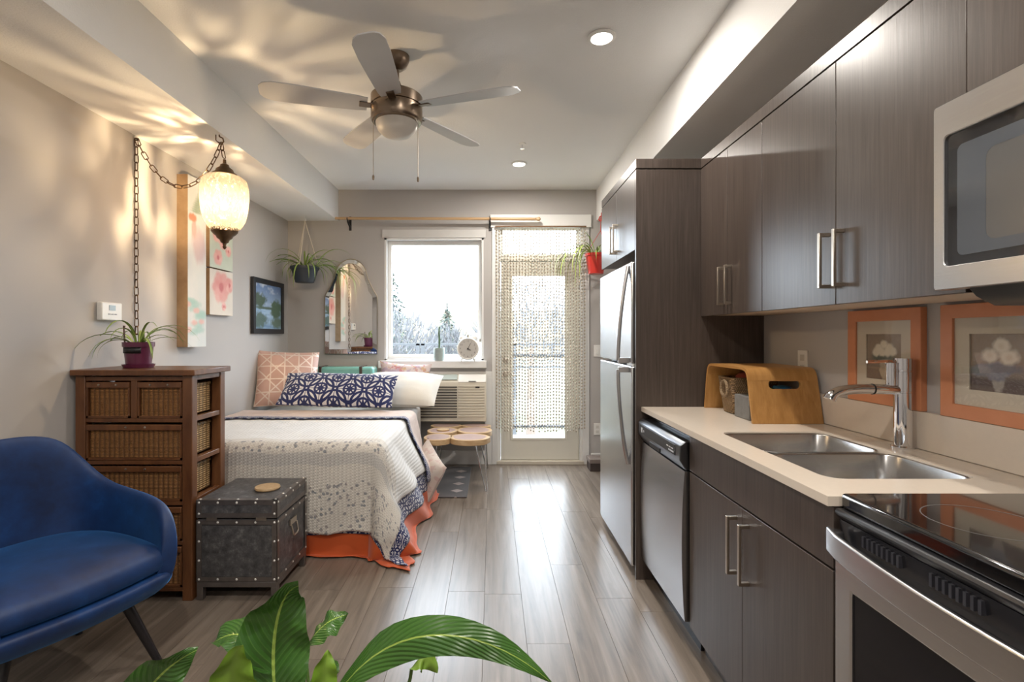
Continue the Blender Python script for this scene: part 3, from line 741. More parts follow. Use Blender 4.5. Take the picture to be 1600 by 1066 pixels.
o = obj('bed_sheet', drape(-2.02, MXe+.66, MYe-.66, 4.1, .003, 100, 110, .3, .1, 10.5, 1, pud=.25, low=.14), plain('sheet_burnt_orange', (.5, .075, .008), .75, var=.12, vs_=6, sheen=.3), solid=.002, recalc=False, smooth=180)
tag(o, 'burnt orange sheet hanging to the floor at the foot of the bed', 'sheet')
o = obj('blanket', drape(-2.02, MXe+.53, MYe-.5, 4.1, .014, 100, 110, .3, .1, 10.5, 1), mat_navy('blanket_navy_rings', .15), solid=.003, recalc=False, smooth=180)
tag(o, 'navy and white ring patterned blanket showing under the white quilt', 'blanket')
o = obj('quilt', drape(-2.02, MXe+.40, MYe-.53, 4.06, .028, 110, 130, .3, .1, 10.5, 1, scallop=.022, wr=.008), mat_quilt(), solid=.008, recalc=False, smooth=180)
tag(o, 'white quilted bedspread with grey flowers and a scalloped hem', 'quilt')
def mat_throw():
    m, t, b = newmat('throw_blush_navy_border'); uv, u, v = uvxy(t)
    nz = noise(t, uv, 30, 3)
    c = mix(t, nz, (.5, .38, .33), (.62, .52, .46))
    e = navy_pattern(t, u, v+.02, .06)
    c = mix(t, v < .06, c, mix(t, e, (.6, .6, .64), (.01, .016, .08)))
    setc(t, b, c); fabric(b, t, uv, 500, .3); return m
o = obj('throw_blanket', drape(-2.02, MXe+.52, 3.76, 4.13, .045, 100, 40, .3, .1, 10.5, 1, wr=.012), mat_throw(), solid=.008, recalc=False, smooth=180)
tag(o, 'blush pink throw with a navy border folded across the bed', 'throw blanket')

def pillow_mb(w, h, t_, n=22, bow=.05, seed=0):
    mb = MB()
    for sgn in (-1, 1):
        def fn(u, v):
            a, b_ = 2*u-1, 2*v-1
            x_ = a*w/2*(1-bow*(1-b_*b_)*abs(a)); z_ = b_*h/2*(1-bow*(1-a*a)*abs(b_))
            th = t_/2*max(0, (1-abs(a)**2.6)*(1-abs(b_)**2.6))**.55
            return (x_, sgn*th*(1+.18*(fbm(a*2+3, b_*2, seed)-.5)), z_)
        mb.grid(fn, n, n, uv=lambda u, v: (u*w, v*h))
    return mb
def place(mb, c, tilt=0, yaw=0, roll=0):
    return mb.rot(Matrix.Translation(c) @ Matrix.Rotation(yaw, 4, 'Z') @ Matrix.Rotation(tilt, 4, 'X') @ Matrix.Rotation(roll, 4, 'Y'))
def mat_pinkstar():
    m, t, b = newmat('pillow_pink_foil_star'); uv, u, v = uvxy(t); tot = None
    for k in range(4):
        a = k*PI/4; e = (((u*math.cos(a)+v*math.sin(a))/.115+.5).frac()-.5).abs() < .045
        tot = e if tot is None else tot.max(e)
    c = mix(t, noise(t, uv, 6, 2), (.52, .3, .23), (.6, .4, .34)); setc(t, b, mix(t, tot*.8, c, (.74, .64, .56)))
    met = tot*.35; t.links.new(met.v, b.inputs['Metallic']); b.inputs['Roughness'].default_value = .5; return m
def mat_blot(name, base, cols, sc_=14):
    m, t, b = newmat(name); uv, u, v = uvxy(t); c = base
    for i, k in enumerate(cols):
        tc = t.nodes.new('ShaderNodeMapping'); t.links.new(uv, tc.inputs[0]); tc.inputs['Location'].default_value = (i*3.1, i*1.7, i)
        c = mix(t, noise(t, tc.outputs[0], sc_, 3).smooth(.52, .6), c, k)
    setc(t, b, c); fabric(b, t, uv); return m
P = lambda nm, mb, mat, lab, cat='pillow': tag(obj(nm, mb, mat, smooth=180, recalc=True), lab, cat, 'pillows on the bed')
P('throw_pillow', place(pillow_mb(.52, .5, .17, seed=1), (-1.80, 4.48, .905), -.3, .42, .05), mat_pinkstar(), 'blush pink square pillow with pale star lattice against the wall')
P('lumbar_pillow', place(pillow_mb(.95, .33, .17, seed=2, bow=.03), (-1.27, 4.2, .835), -.75, -.02, .03), mat_navy('pillow_navy_rings', .24), 'long navy and white ring patterned lumbar pillow')
P('bed_pillow', place(pillow_mb(.68, .42, .2, seed=3, bow=.03), (-.80, 4.47, .815), -1.0, -.08, .04), plain('pillow_white_cotton', (.72, .71, .67), .85, bs=20, bstr=.2), 'plain white bed pillow at the edge of the bed')
P('throw_pillow', place(pillow_mb(.5, .34, .13, seed=4, bow=.12), (-.82, 4.75, .865), -.15, -.05, .06), mat_blot('pillow_floral_mauve', (.62, .52, .5), [(.5, .2, .22), (.55, .36, .22), (.45, .35, .42)], 16), 'mauve floral pillow leaning below the window sill')
P('floor_pillow', place(pillow_mb(.46, .4, .14, seed=6, bow=.1), (-.52, 3.98, .205), -.35, -1.0, .35), mat_blot('pillow_cream_blush', (.58, .5, .44), [(.52, .38, .34)], 20), 'cream blush pillow slumped on the floor between bed and slice table')
# turquoise suitcase behind the pillows
t = thing('suitcase', 'mint turquoise hard suitcase with dark straps behind the pillows', 'suitcase', (-1.47, 4.92, MZ))
m_mint = plain('suitcase_mint', (.21, .5, .44), .45, var=.08, vs_=12)
obj('shell', B(-1.82, 4.82, MZ+.002, -1.13, 5.02, .985), m_mint, t, bevel=.025, seg=3)
for x_ in (-1.63, -1.245): obj('strap', B(x_-.014, 4.815, MZ+.002, x_+.014, 5.025, .99), plain('suitcase_strap', (.07, .05, .035), .6), t, bevel=.004)
obj('rim', B(-1.823, 4.9, MZ+.002, -1.127, 4.915, .988), m_nickel, t, bevel=.004)

# ------------------------------------------------------------------ PTAC air conditioner
t = thing('air_conditioner', 'beige wall air conditioner with louvred grille under the window', 'air conditioner', (-.58, 4.97, .46))
m_ac = plain('ac_beige_plastic', (.6, .56, .47), .45, var=.02)
ax0, ax1, ay = -1.12, -.055, 4.845
obj('case', MB().prism([(ay+.015, .462), (5.08, .462), (5.08, .9), (ay+.1, .9), (ay+.02, .845), (ay+.015, .83)], 'x', ax0, ax1), m_ac, t, bevel=.006)
obj('outlet_grille', MB().prism([(ay+.03, .858), (ay+.095, .902), (ay+.092, .907), (ay+.027, .862)], 'x', ax0+.02, -.335), plain('ac_grille_green_grey', (.3, .33, .28), .5), t)
lid = obj('control_lid', MB().prism([(ay+.012, .84), (ay+.018, .835), (ay+.105, .9), (ay+.1, .908), (ay+.03, .866)], 'x', -.325, ax1-.005), m_white, t, bevel=.003)
obj('lid_pull', B(-.225, ay+.008, .845, -.155, ay+.02, .85), m_black, lid)
lou = plain('ac_louvre_dark', (.06, .055, .05), .6)
for k in range(12): obj('louvre', B(ax0+.03, ay+.009, .5+k*.026, -.335, ay+.017, .511+k*.026), lou, t)
for k in range(12): obj('rib', B(-.325, ay+.008, .506+k*.026, ax1-.02, ay+.016, .523+k*.026), m_ac, t, bevel=.003)
obj('badge', B(-.16, ay+.006, .783, -.12, ay+.012, .797), m_black, t)

# wood slice side table with hairpin legs
t = thing('slice_table', 'low side table of joined log slices on steel hairpin legs', 'table', (-.28, 4.5, 0))
def slice_mats():
    m, tt, b = newmat('log_slice_face'); v = coords(tt); X, Y, Z = xyz(tt, v)
    return m
m_bark = wood('log_slice_pale', (.5, .32, .16), (.68, .5, .3), (14, 14, 60), .55)
m_heart = plain('log_heartwood', (.36, .25, .22), .5, var=.15, vs_=25)
rs = random.Random(11)
for cx2, cy2, rx, ry in ((-.46, 4.28, .12, .14), (-.19, 4.28, .17, .15), (-.45, 4.58, .14, .15), (-.16, 4.60, .16, .16), (-.44, 4.83, .15, .1), (-.15, 4.83, .14, .085)):
    ol = [(cx2+rx*(1+.06*(vnoise(a*2.2, cx2*9)-.5)*2)*math.cos(a), cy2+ry*(1+.06*(vnoise(a*2.2+9, cy2*9)-.5)*2)*math.sin(a)) for a in [2*PI*k/30 for k in range(30)]]
    s_ = obj('log_slice', MB().prism(ol, 'z', .385, .432), m_bark, t, bevel=.004)
    obj('heartwood', MB().prism([(cx2+(p-cx2)*.82, cy2+(q-cy2)*.82) for p, q in ol], 'z', .4315, .4328), m_heart, s_)
for lx, ly, dx, dy in ((-.1, 4.22, .05, -.04), (-.1, 4.84, .05, .05), (-.5, 4.22, -.02, -.04), (-.5, 4.84, -.02, .05)):
    obj('hairpin_leg', MB().tube([(lx-.04, ly, .386), (lx+dx-.006, ly+dy, .008), (lx+dx, ly+dy, .004), (lx+dx+.006, ly+dy, .008), (lx+.04, ly+(.03 if dy < 0 else -.03), .386)], .0055, 7), m_steelh, t)
tag(obj('coaster', MB().lathe([(.0, 0), (.055, 0), (.057, .006), (.055, .012), (.0, .012)], (-.44, 4.56, .4335), 24), m_bark), 'small round wood disc lying on the log slice table', 'coaster')
m, tt, b = newmat('rug_dark_diamond'); v = coords(tt); X, Y, Z = xyz(tt, v)
dm = (((X/.24).frac()-.5).abs()+((Y/.2).frac()-.5).abs()) < .22
setc(tt, b, mix(tt, dm, (.05, .042, .04), (.34, .27, .24))); fabric(b, tt, v, 300, .4)
tag(obj('floor_mat', B(-.62, 4.02, .0, -.2, 4.95, .008), m, bevel=.003), 'dark mat with pale diamonds on the floor under the slice table', 'rug')

# ------------------------------------------------------------------ mirror, clock, cactus
t = thing('wall_mirror', 'arched frameless mirror on the back wall beside the window', 'mirror', (-1.405, YB, 1.10))
def mo(ins):
    z0 = 1.10+ins
    pr_ = [(.262, 1.667), (.253, 1.692), (.222, 1.743), (.19, 1.806), (.167, 1.857), (.157, 1.907), (.147, 1.94), (.131, 1.97), (.105, 2.002), (.076, 2.024), (.04, 2.041), (0, 2.046)]
    rt = [(.262-ins, z0)] + [(max(0, x_-ins*(.55+.45*(x_ > .2))) if x_ else 0, z_-ins*(1-x_/.3)) for x_, z_ in pr_]
    return [(-1.405+x_, z_) for x_, z_ in rt] + [(-1.405-x_, z_) for x_, z_ in reversed(rt[:-1])]
m_mir = plain('mirror_silver', (.86, .87, .87), .015, 1, var=.0)
obj('backing', MB().prism(mo(0), 'y', YB-.016, YB), plain('mirror_edge', (.25, .22, .18), .4, .6), t)
A, A2 = mo(.002), mo(.045); mb = MB(); n = len(A)
mb.add([(p, YB-.017, q) for p, q in A]+[(p, YB-.024, q) for p, q in A2], [(i, (i+1)%n, n+(i+1)%n, n+i) for i in range(n)])
obj('bevel_border', mb, m_mir, t, smooth=15)
obj('mirror_glass', MB().prism(mo(.047), 'y', YB-.022, YB-.017), m_mir, t, smooth=10)
obj('edge_trim', MB().tube([(p, YB-.018, q) for p, q in mo(.001)], .0045, 6, closed=True), plain('mirror_edge_brass', (.45, .38, .28), .3, 1), t)
# alarm clock
cx2, cy2, cz2 = -.238, 4.98, 1.155
t = thing('alarm_clock', 'white twin bell alarm clock on the window sill', 'clock', (cx2, 5.02, 1.036))
RX = Matrix.Translation((cx2, cy2, cz2)) @ Matrix.Rotation(PI/2, 4, 'X')
obj('case', MB().lathe([(.0, -.07), (.09, -.07), (.105, -.055), (.108, .0), (.1, .008), (.094, .002), (.0, .002)], n=36).rot(RX), m_white, t)
fc = obj('dial', MB().lathe([(.0, .003), (.094, .003)], n=36).rot(RX), plain('clock_dial', (.5, .48, .45), .6), t, recalc=False)
def text_mb(s_, size):
    cu = bpy.data.curves.new('txt', 'FONT'); cu.body = s_; cu.size = size; cu.align_x = 'CENTER'; cu.align_y = 'CENTER'; cu.resolution_u = 2
    to = bpy.data.objects.new('txt', cu); me = to.to_mesh(); mb = MB(); mb.add([v.co[:] for v in me.vertices], [tuple(p.vertices) for p in me.polygons]); to.to_mesh_clear(); bpy.data.objects.remove(to)
    return mb
nm = MB()
for k in range(1, 13):
    a = PI/2-k*PI/6; nm.merge(text_mb(str(k), .026), Matrix.Translation((.075*math.cos(a), .075*math.sin(a), .0045)))
obj('numerals', nm.rot(RX), plain('clock_ink', (.12, .11, .1), .6), fc, smooth=0, recalc=False)
hn = MB().bar((0, 0, .006), (.028, .055, .006), .004, .002).bar((0, 0, .007), (.03, -.015, .007), .006, .002); hn.lathe([(0, .004), (.008, .004), (.008, .009), (0, .009)], n=12)
obj('hands', hn.rot(RX), m_black, fc)
for s_ in (-1, 1):
    obj('bell', MB().lathe([(.0, .03), (.02, .026), (.032, .01), (.034, 0), (.0, 0)], n=18).rot(Matrix.Translation((cx2+s_*.058, 5.02, cz2+.098)) @ Matrix.Rotation(s_*.5, 4, 'Y')), m_white, t)
    obj('foot', MB().tube([(cx2+s_*.05, 5.0, cz2-.09), (cx2+s_*.068, 4.99, 1.037)], [.006, .009], 8), m_white, t)
obj('hammer', MB().box(cx2-.006, 5.015, cz2+.105, cx2+.006, 5.025, cz2+.135), m_nickel, t)
# cactus
t = thing('potted_cactus', 'thin tall cactus in a grey marbled cup on the window sill', 'plant', (-.525, 5.04, 1.036))
obj('pot', MB().lathe([(.0, 0), (.05, 0), (.056, .06), (.054, .125), (.048, .125), (.046, .11), (.0, .11)], (-.525, 5.04, 1.036), 20), plain('cup_grey_marble', (.3, .36, .34), .4, var=.4, vs_=14), t)
obj('cactus_stem', MB().tube([(-.525, 5.04, 1.13), (-.522, 5.04, 1.22), (-.526, 5.04, 1.31), (-.524, 5.04, 1.365), (-.524, 5.04, 1.375)], [.009, .01, .009, .007, .002], 8), plain('cactus_green', (.06, .11, .05), .7, bs=120, bstr=.6), t)

# ------------------------------------------------------------------ spider plants
m_spider = None
def mat_leaf(name, dark, light, edge=.5):
    m, t, b = newmat(name); uv, u, v = uvxy(t)
    c = mix(t, ((u-.5).abs()*2).smooth(.2, .9), light, dark); nz = noise(t, coords(t), 20, 3)
    setc(t, b, mix(t, nz*.4, c, tuple(x*.6 for x in dark))); b.inputs['Roughness'].default_value = .4
    b.inputs['Subsurface Weight'].default_value = 0; return m
m_spider = mat_leaf('spider_leaf', (.13, .26, .03), (.42, .54, .15))
m_spider2 = mat_leaf('spider_leaf_yellow', (.2, .32, .03), (.5, .58, .16))
def blade(base, az, L, el, droop, w, n=9):
    mb = MB(); p = Vector(base); pts = [p.copy()]; e = el
    for i in range(n):
        p = p+Vector((math.cos(az)*math.cos(e), math.sin(az)*math.cos(e), math.sin(e)))*(L/n); pts.append(p.copy()); e = max(-1.5, e-droop/n)
    sd = Vector((-math.sin(az), math.cos(az), 0))
    def fn(u, v):
        i = min(n, int(round(v*n))); ww = w*(min(1, .45+v*2.2) if v < .3 else 1)*max(.04, 1-max(0, v-.55)/.45)**.8
        return pts[i]+sd*(u-.5)*ww+Vector((0, 0, abs(u-.5)*ww*.5))
    return mb.grid(fn, 2, n, uv=lambda u, v: (u, v))
def spider(t, c, mat, n, Lr, seed, wid=.013, elr=(.5, 1.4), dr=(1.6, 3.2), azr=None):
    r = random.Random(seed)
    for k in range(n):
        az = 2*PI*k/n+r.uniform(-.3, .3) if azr is None else r.uniform(*azr)
        obj('leaf', blade((c[0]+.02*math.cos(az), c[1]+.02*math.sin(az), c[2]), az, r.uniform(*Lr), r.uniform(*elr), r.uniform(*dr), wid*r.uniform(.8, 1.2)), mat, t, recalc=False, smooth=60)
def pot_mb(r0, r1, h, c, th=.006, lip=.012):
    return MB().lathe([(.0, 0), (r0, 0), (r1*.97, h-lip*2), (r1*1.04, h-lip*2), (r1*1.05, h), (r1*1.05-th, h), (r1*.9, h-.02), (.0, h-.02)], c, 28)
# on the dresser
pc = (-1.82, 2.62, 1.121)
t = thing('potted_spider_plant', 'spider plant in a purple pot on the wicker dresser', 'plant', pc)
obj('saucer', MB().lathe([(.0, 0), (.066, 0), (.074, .018), (.068, .018), (.062, .005), (.0, .005)], pc, 28), plain('pot_purple', (.11, .016, .05), .3, coat=.3), t)
pt = obj('pot', pot_mb(.055, .068, .125, (pc[0], pc[1], pc[2]+.006)), plain('pot_purple_glaze', (.11, .016, .05), .3, coat=.3), t)
obj('soil', MB().lathe([(.0, .0), (.06, 0)], (pc[0], pc[1], pc[2]+.112), 20), m_soil, t, recalc=False)
mb = MB(); 
mb.grid(lambda u, v: (pc[0]+.065*math.sin(-.75+1.5*u), pc[1]-.065*math.cos(-.75+1.5*u), pc[2]+.075+.03*v), 10, 1)
obj('dark_plate', mb, m_black, pt, solid=.004)
obj('plant_stake', MB().tube([(pc[0]-.055, pc[1]-.02, pc[2]+.1), (pc[0]-.062, pc[1]-.02, pc[2]+.2), (pc[0]-.06, pc[1]-.02, pc[2]+.215)], [.004, .004, .006], 6), plain('stake_brown', (.1, .05, .04), .6), t)
spider(t, (pc[0], pc[1], pc[2]+.112), m_spider, 20, (.2, .36), 4, .013, (.55, 1.35), (1.5, 2.8))
# hanging by the corner
hc = (-1.79, 4.86, 1.79)
t = thing('hanging_spider_plant', 'spider plant in a dark pot hung on cords in the corner', 'plant', hc)
obj('pot', pot_mb(.085, .128, .15, hc), plain('pot_charcoal_blue', (.03, .04, .055), .5), t)
obj('soil', MB().lathe([(.0, 0), (.115, 0)], (hc[0], hc[1], hc[2]+.132), 20), m_soil, t, recalc=False)
for k in range(3):
    a = .5+2*PI*k/3; obj('cord', MB().tube([(hc[0]+.13*math.cos(a), hc[1]+.13*math.sin(a), hc[2]+.145), (hc[0], hc[1], 2.38)], .004, 6), plain('cord_cream', (.55, .5, .42), .9), t)
obj('ceiling_hook', MB().tube([(hc[0], hc[1], 2.43), (hc[0], hc[1], 2.405), (hc[0]+.012, hc[1], 2.39), (hc[0], hc[1], 2.376), (hc[0]-.012, hc[1], 2.386)], .003, 6), m_white, t)
spider(t, (hc[0], hc[1], hc[2]+.135), m_spider, 36, (.28, .52), 9, .014, (.4, 1.3), (1.8, 3.4))
spider(t, (hc[0]+.1, hc[1]-.03, hc[2]+.14), m_spider, 9, (.34, .55), 10, .012, (.3, .9), (1.6, 3.4), (-.9, .5))
# red pot by the patio door
rc = (.985, 4.83, 1.87)
t = thing('hanging_spider_plant', 'yellow green trailing spider plant in a red pot by the patio door', 'plant', rc)
m_red = plain('pot_red', (.55, .03, .02), .35, coat=.3)
obj('pot', pot_mb(.07, .1, .19, rc), m_red, t)
obj('soil', MB().lathe([(.0, 0), (.09, 0)], (rc[0], rc[1], rc[2]+.172), 20), m_soil, t, recalc=False)
obj('hanger', MB().tube([(rc[0]+.1, rc[1], rc[2]+.18), (rc[0]+.045, rc[1], 2.28), (1.03, rc[1], 2.4)], .003, 6).tube([(rc[0]-.1, rc[1], rc[2]+.18), (rc[0]+.045, rc[1], 2.28)], .003, 6), m_red, t)
obj('wall_hook', MB().tube([(1.04, rc[1], 2.42), (1.02, rc[1], 2.41), (1.012, rc[1], 2.385), (1.025, rc[1], 2.37)], .006, 6).box(1.034, rc[1]-.012, 2.37, 1.04, rc[1]+.012, 2.45), m_red, t)
spider(t, (rc[0], rc[1], rc[2]+.175), m_spider, 20, (.2, .34), 14, .012, (.6, 1.4), (1.2, 2.6))
spider(t, (rc[0]-.04, rc[1]-.02, rc[2]+.175), m_spider2, 13, (.45, .75), 15, .014, (.3, 1.0), (2.6, 3.8), (2.4, 4.2))
# ------------------------------------------------------------------ wall art on the left wall
def tall_art(u, v):
    c = lerp((.66, .64, .6), (.56, .6, .58), fbm(u*3, v*8))
    c = lerp(c, (.62, .5, .36), clamp((.5-abs(v-.22)*3))*fbm(u*5, v*9, 4)*.8)
    for k in range(10): c = blob(c, u, v, hsh(k, 3), .05+.22*hsh(k, 7), .3, .02, (.3, .48, .4), .7, .7, .3, k)
    for k in range(5): c = blob(c, u, v, hsh(k, 13), .06+.25*hsh(k, 17), .16, .016, (.7, .36, .3), .6, .8, .3, k)
    c = blob(c, u, v, .6, .6, .35, .1, (.55, .4, .4), .5, .9); c = blob(c, u, v, .32, .7, .12, .06, (.62, .34, .3), .5); c = blob(c, u, v, .25, .76, .2, .025, (.7, .2, .1), .4)
    for k in range(12):
        a = k/11; c = blob(c, u, v, .62+.3*(a-.5), .8+.15*a, .28-.15*a, .008, (.2, .27, .16), .8, .8, .2, k)
    return c
def floral(bgc, seed, cols):
    def f(u, v):
        c = lerp(bgc, tuple(x*.85 for x in bgc), fbm(u*4, v*4, seed))
        for k, (a, b_, r) in enumerate(cols):
            for q in range(6):
                an = q*PI/3+k; c = blob(c, u, v, a+r*.6*math.cos(an), b_+r*.6*math.sin(an), r*.55, r*.5, lerp((.6, .2, .17), (.72, .4, .36), hsh(q, k, seed)), .5, .85, .25, q)
            c = blob(c, u, v, a, b_, r*.3, r*.3, (.5, .1, .1), .6)
        return c
    return f
def canvas(name, label, y0, y1, z0, z1, d, fn, edge, nu, nv):
    t = thing(name, label, 'picture', (XL, (y0+y1)/2, z0), group='canvases on the wall above the bed')
    obj('stretcher', B(XL, y0, z0, XL+d-.001, y1, z1), edge, t, bevel=.002)
    obj('painted_face', MB().grid(lambda u, v: (XL+d, y0+(y1-y0)*u, z0+(z1-z0)*v), nu, nv, col=fn), painted('canvas_paint'), t, recalc=False)
    return t
m_edge = wood('canvas_edge_tan', (.3, .19, .1), (.5, .34, .2), (6, 6, 6), .7)
canvas('canvas_painting', 'tall narrow canvas with a flamingo and palm leaves', 3.29, 3.50, 1.21, 2.33, .072, tall_art, m_edge, 30, 150)
canvas('canvas_painting', 'square canvas of small coral blossoms on pale green, upper of the pair', 3.61, 3.93, 1.775, 2.10, .036, floral((.5, .56, .46), 3, [(.3, .75, .16), (.55, .6, .14), (.35, .25, .17), (.8, .45, .12), (.75, .82, .12)]), m_edge, 50, 50)
canvas('canvas_painting', 'square canvas of a large pink rose on cream, lower of the pair', 3.61, 3.93, 1.435, 1.765, .036, floral((.66, .6, .52), 5, [(.48, .62, .33), (.85, .7, .16), (.6, .2, .09)]), m_edge, 50, 50)
def landscape(u, v):
    c = lerp((.25, .36, .52), (.07, .15, .34), clamp((v-.55)*2.2)); c = lerp(c, (.72, .75, .78), clamp((fbm(u*4, v*6)-.5)*4)*clamp((v-.5)*6))
    if v < .48: c = lerp((.12, .24, .42), (.35, .5, .66), clamp(fbm(u*2, v*14, 3)*1.6-.3))
    c = blob(c, u, v, .5, .47, .7, .03, (.04, .09, .06), .5)
    c = blob(c, u, v, .2, .62, .2, .17, (.025, .07, .035), .35, 1, .5); c = blob(c, u, v, .8, .45, .22, .2, (.03, .09, .04), .35, 1, .5, 3)
    c = blob(c, u, v, .2, .2, .22, .16, (.03, .08, .045), .5, .9, .5, 5); c = blob(c, u, v, .85, .14, .22, .12, (.05, .11, .05), .5, .9, .5, 6)
    return c
t = thing('framed_landscape', 'lake landscape painting in a black frame near the corner', 'picture', (XL, 4.6, 1.3))
y0, y1, z0, z1 = 4.29, 4.92, 1.30, 1.785
mb = MB(); ring_prism(mb, [(y0, z0), (y1, z0), (y1, z1), (y0, z1)], [(y0+.045, z0+.045), (y1-.045, z0+.045), (y1-.045, z1-.045), (y0+.045, z1-.045)], 'x', XL, XL+.03)
obj('frame', mb, m_black, t, bevel=.004)
obj('painting', MB().grid(lambda u, v: (XL+.016, y0+.04+(y1-y0-.08)*u, z0+.04+(z1-z0-.08)*v), 70, 60, col=landscape), painted('oil_paint', .35), t, recalc=False)

# thermostat
t = thing('thermostat', 'white wall thermostat with a small grey display', 'thermostat', (XL, 2.69, 1.41))
obj('housing', B(XL, 2.62, 1.365, XL+.03, 2.765, 1.46), m_white, t, bevel=.006, seg=3)
obj('display', B(XL+.0295, 2.67, 1.418, XL+.0315, 2.715, 1.445), plain('lcd_grey', (.22, .27, .27), .2), t)
for k in range(3): obj('button', B(XL+.0295, 2.665+k*.022, 1.395, XL+.032, 2.68+k*.022, 1.401), plain('thermostat_button', (.3, .3, .3), .5), t)

# ------------------------------------------------------------------ wicker dresser
t = thing('wicker_dresser', 'brown wooden dresser with woven wicker drawers', 'dresser', (-1.74, 2.615, 0))
m_dw = wood('dresser_brown_wood', (.1, .036, .014), (.23, .095, .036), (20, 20, 4), .35)
m_wick = weave('wicker_brown', (.3, .125, .035), (.5, .24, .08), 42, 150, off=0)
m_wicks = weave('wicker_honey', (.5, .3, .12), (.7, .48, .24), 30, 90, off=0)
dx0, dx1, dyf, dyb = -2.018, -1.452, 2.462, 2.765
obj('top_board', B(dx0-.012, dyf-.02, 1.092, dx1+.022, dyb+.02, 1.12), m_dw, t, bevel=.004)
for px_ in (dx0, dx1-.048):
    for py_ in (dyf, dyb-.045): obj('post', B(px_, py_, 0, px_+.048, py_+.045, 1.092), m_dw, t, bevel=.003)
rails = [1.066, .864, .66, .462, .27, .045]
for i, z_ in enumerate(rails):
    obj('front_rail', B(dx0+.048, dyf+.004, z_, dx1-.048, dyf+.03, z_+.02), m_dw, t, bevel=.002)
    obj('side_rail', B(dx1-.03, dyf+.045, z_, dx1-.004, dyb-.045, z_+.024), m_dw, t, bevel=.002)
    obj('shelf', B(dx0+.02, dyf+.03, z_+.004, dx1-.03, dyb-.01, z_+.012), m_dw, t)
obj('top_divider', B(-1.752, dyf+.004, .884, -1.722, dyf+.03, 1.066), m_dw, t, bevel=.002)
obj('back_board', B(dx0+.04, dyb-.012, .06, dx1-.04, dyb-.004, 1.07), m_dw, t)
def drawer(x0, x1, z0, z1):
    d = obj('drawer', B(x0+.01, dyf+.012, z0, x1-.01, dyb-.03, z1-.016), m_wick, t, bevel=.004)
    obj('front_lip', B(x0, dyf-.002, z1-.03, x1, dyf+.012, z1-.002), m_dw, d, bevel=.003)
    obj('front_frame', MB().box(x0, dyf+.002, z0, x0+.008, dyf+.014, z1-.03).box(x1-.008, dyf+.002, z0, x1, dyf+.014, z1-.03).box(x0, dyf+.002, z0, x1, dyf+.014, z0+.01), m_dw, d)
    if x1 > -1.55:
        obj('woven_side', B(x1-.0102, dyf+.05, z0+.004, x1-.002, dyb-.05, z1-.02), m_wicks, d, bevel=.002)
        obj('side_rim', B(x1-.012, dyf+.045, z1-.034, x1+.004, dyb-.048, z1-.018), m_wicks, d, bevel=.004)
    n = 2
    for s_ in (.3, .7):
        xx = x0+(x1-x0)*(s_ if x1-x0 < .3 else (.42 if s_ < .5 else .62)); obj('stud', MB().lathe([(.0, .005), (.004, .004), (.006, 0)], n=8).rot(Matrix.Translation((xx, dyf-.002, z1-.015)) @ Matrix.Rotation(PI/2, 4, 'X')), m_nickel, d)
xa, xb = dx0+.052, dx1-.052
drawer(xa, -1.756, .886, 1.062); drawer(-1.718, xb, .886, 1.062)
for z_, zt_ in ((.682, .856), (.482, .654), (.292, .456), (.068, .264)): drawer(xa, xb, z_, zt_)

# ------------------------------------------------------------------ studded trunk and wooden disc
t = thing('studded_chest', 'dark grey studded steamer chest on a metal stand beside the dresser', 'chest', (-1.24, 2.66, 0))
tx0, tx1, ty0, ty1 = -1.435, -1.045, 2.47, 2.86
m, tt, b = newmat('trunk_grey_hide'); v = coords(tt); nz = noise(tt, v, 28, 8, .75)
setc(tt, b, ramp(tt, nz, [(.3, (.025, .024, .026)), (.55, (.085, .083, .086)), (.75, (.24, .235, .23))])); b.inputs['Roughness'].default_value = .42; bump(tt, b, nz, .3, .003); m_hide = m
m_tedge = plain('trunk_edge_metal', (.16, .14, .13), .38, .6, var=.3, vs_=30)
obj('body', B(tx0+.004, ty0+.004, .09, tx1-.004, ty1-.004, .392), m_hide, t)
lid = obj('lid', B(tx0, ty0, .397, tx1, ty1, .485), m_hide, t, bevel=.004)
st_ = MB()
E1 = .024
def edges(z0, z1):
    e = MB()
    for xx in (tx0, tx1):
        for yy in (ty0, ty1):
            if xx == tx0 and yy == ty1: continue
            sx = 1 if xx == tx0 else -1; sy = 1 if yy == ty0 else -1
            e.box(min(xx-sx*.002, xx+sx*E1), min(yy-sy*.002, yy), z0, max(xx-sx*.002, xx+sx*E1), max(yy-sy*.002, yy), z1)
            e.box(min(xx-sx*.002, xx), min(yy-sy*.002, yy+sy*E1), z0, max(xx-sx*.002, xx), max(yy-sy*.002, yy+sy*E1), z1)
    for z_a, z_b in ((z0, z0+E1), (z1-E1, z1)):
        e.box(tx0+.001, ty0-.0014, z_a+.001, tx1-.001, ty0+.001, z_b-.001).box(tx1-.001, ty0+.001, z_a+.001, tx1+.0014, ty1-.001, z_b-.001)
    return e
obj('edge_binding', edges(.09, .39), m_tedge, t); obj('edge_binding', edges(.4, .486).box(tx0, ty0, .485, tx1, ty0+E1, .487).box(tx1-E1, ty0, .485, tx1, ty1, .487), m_tedge, lid)
def stud(x_, y_, z_, ax):
    s_ = MB().lathe([(.0, .003), (.003, .0026), (.0062, 0)], n=7)
    return s_.rot(Matrix.Translation((x_, y_, z_)) @ (Matrix.Rotation(PI/2, 4, 'X') if ax == 'y' else Matrix.Rotation(PI/2, 4, 'Y') if ax == 'x' else Matrix.Identity(4)))
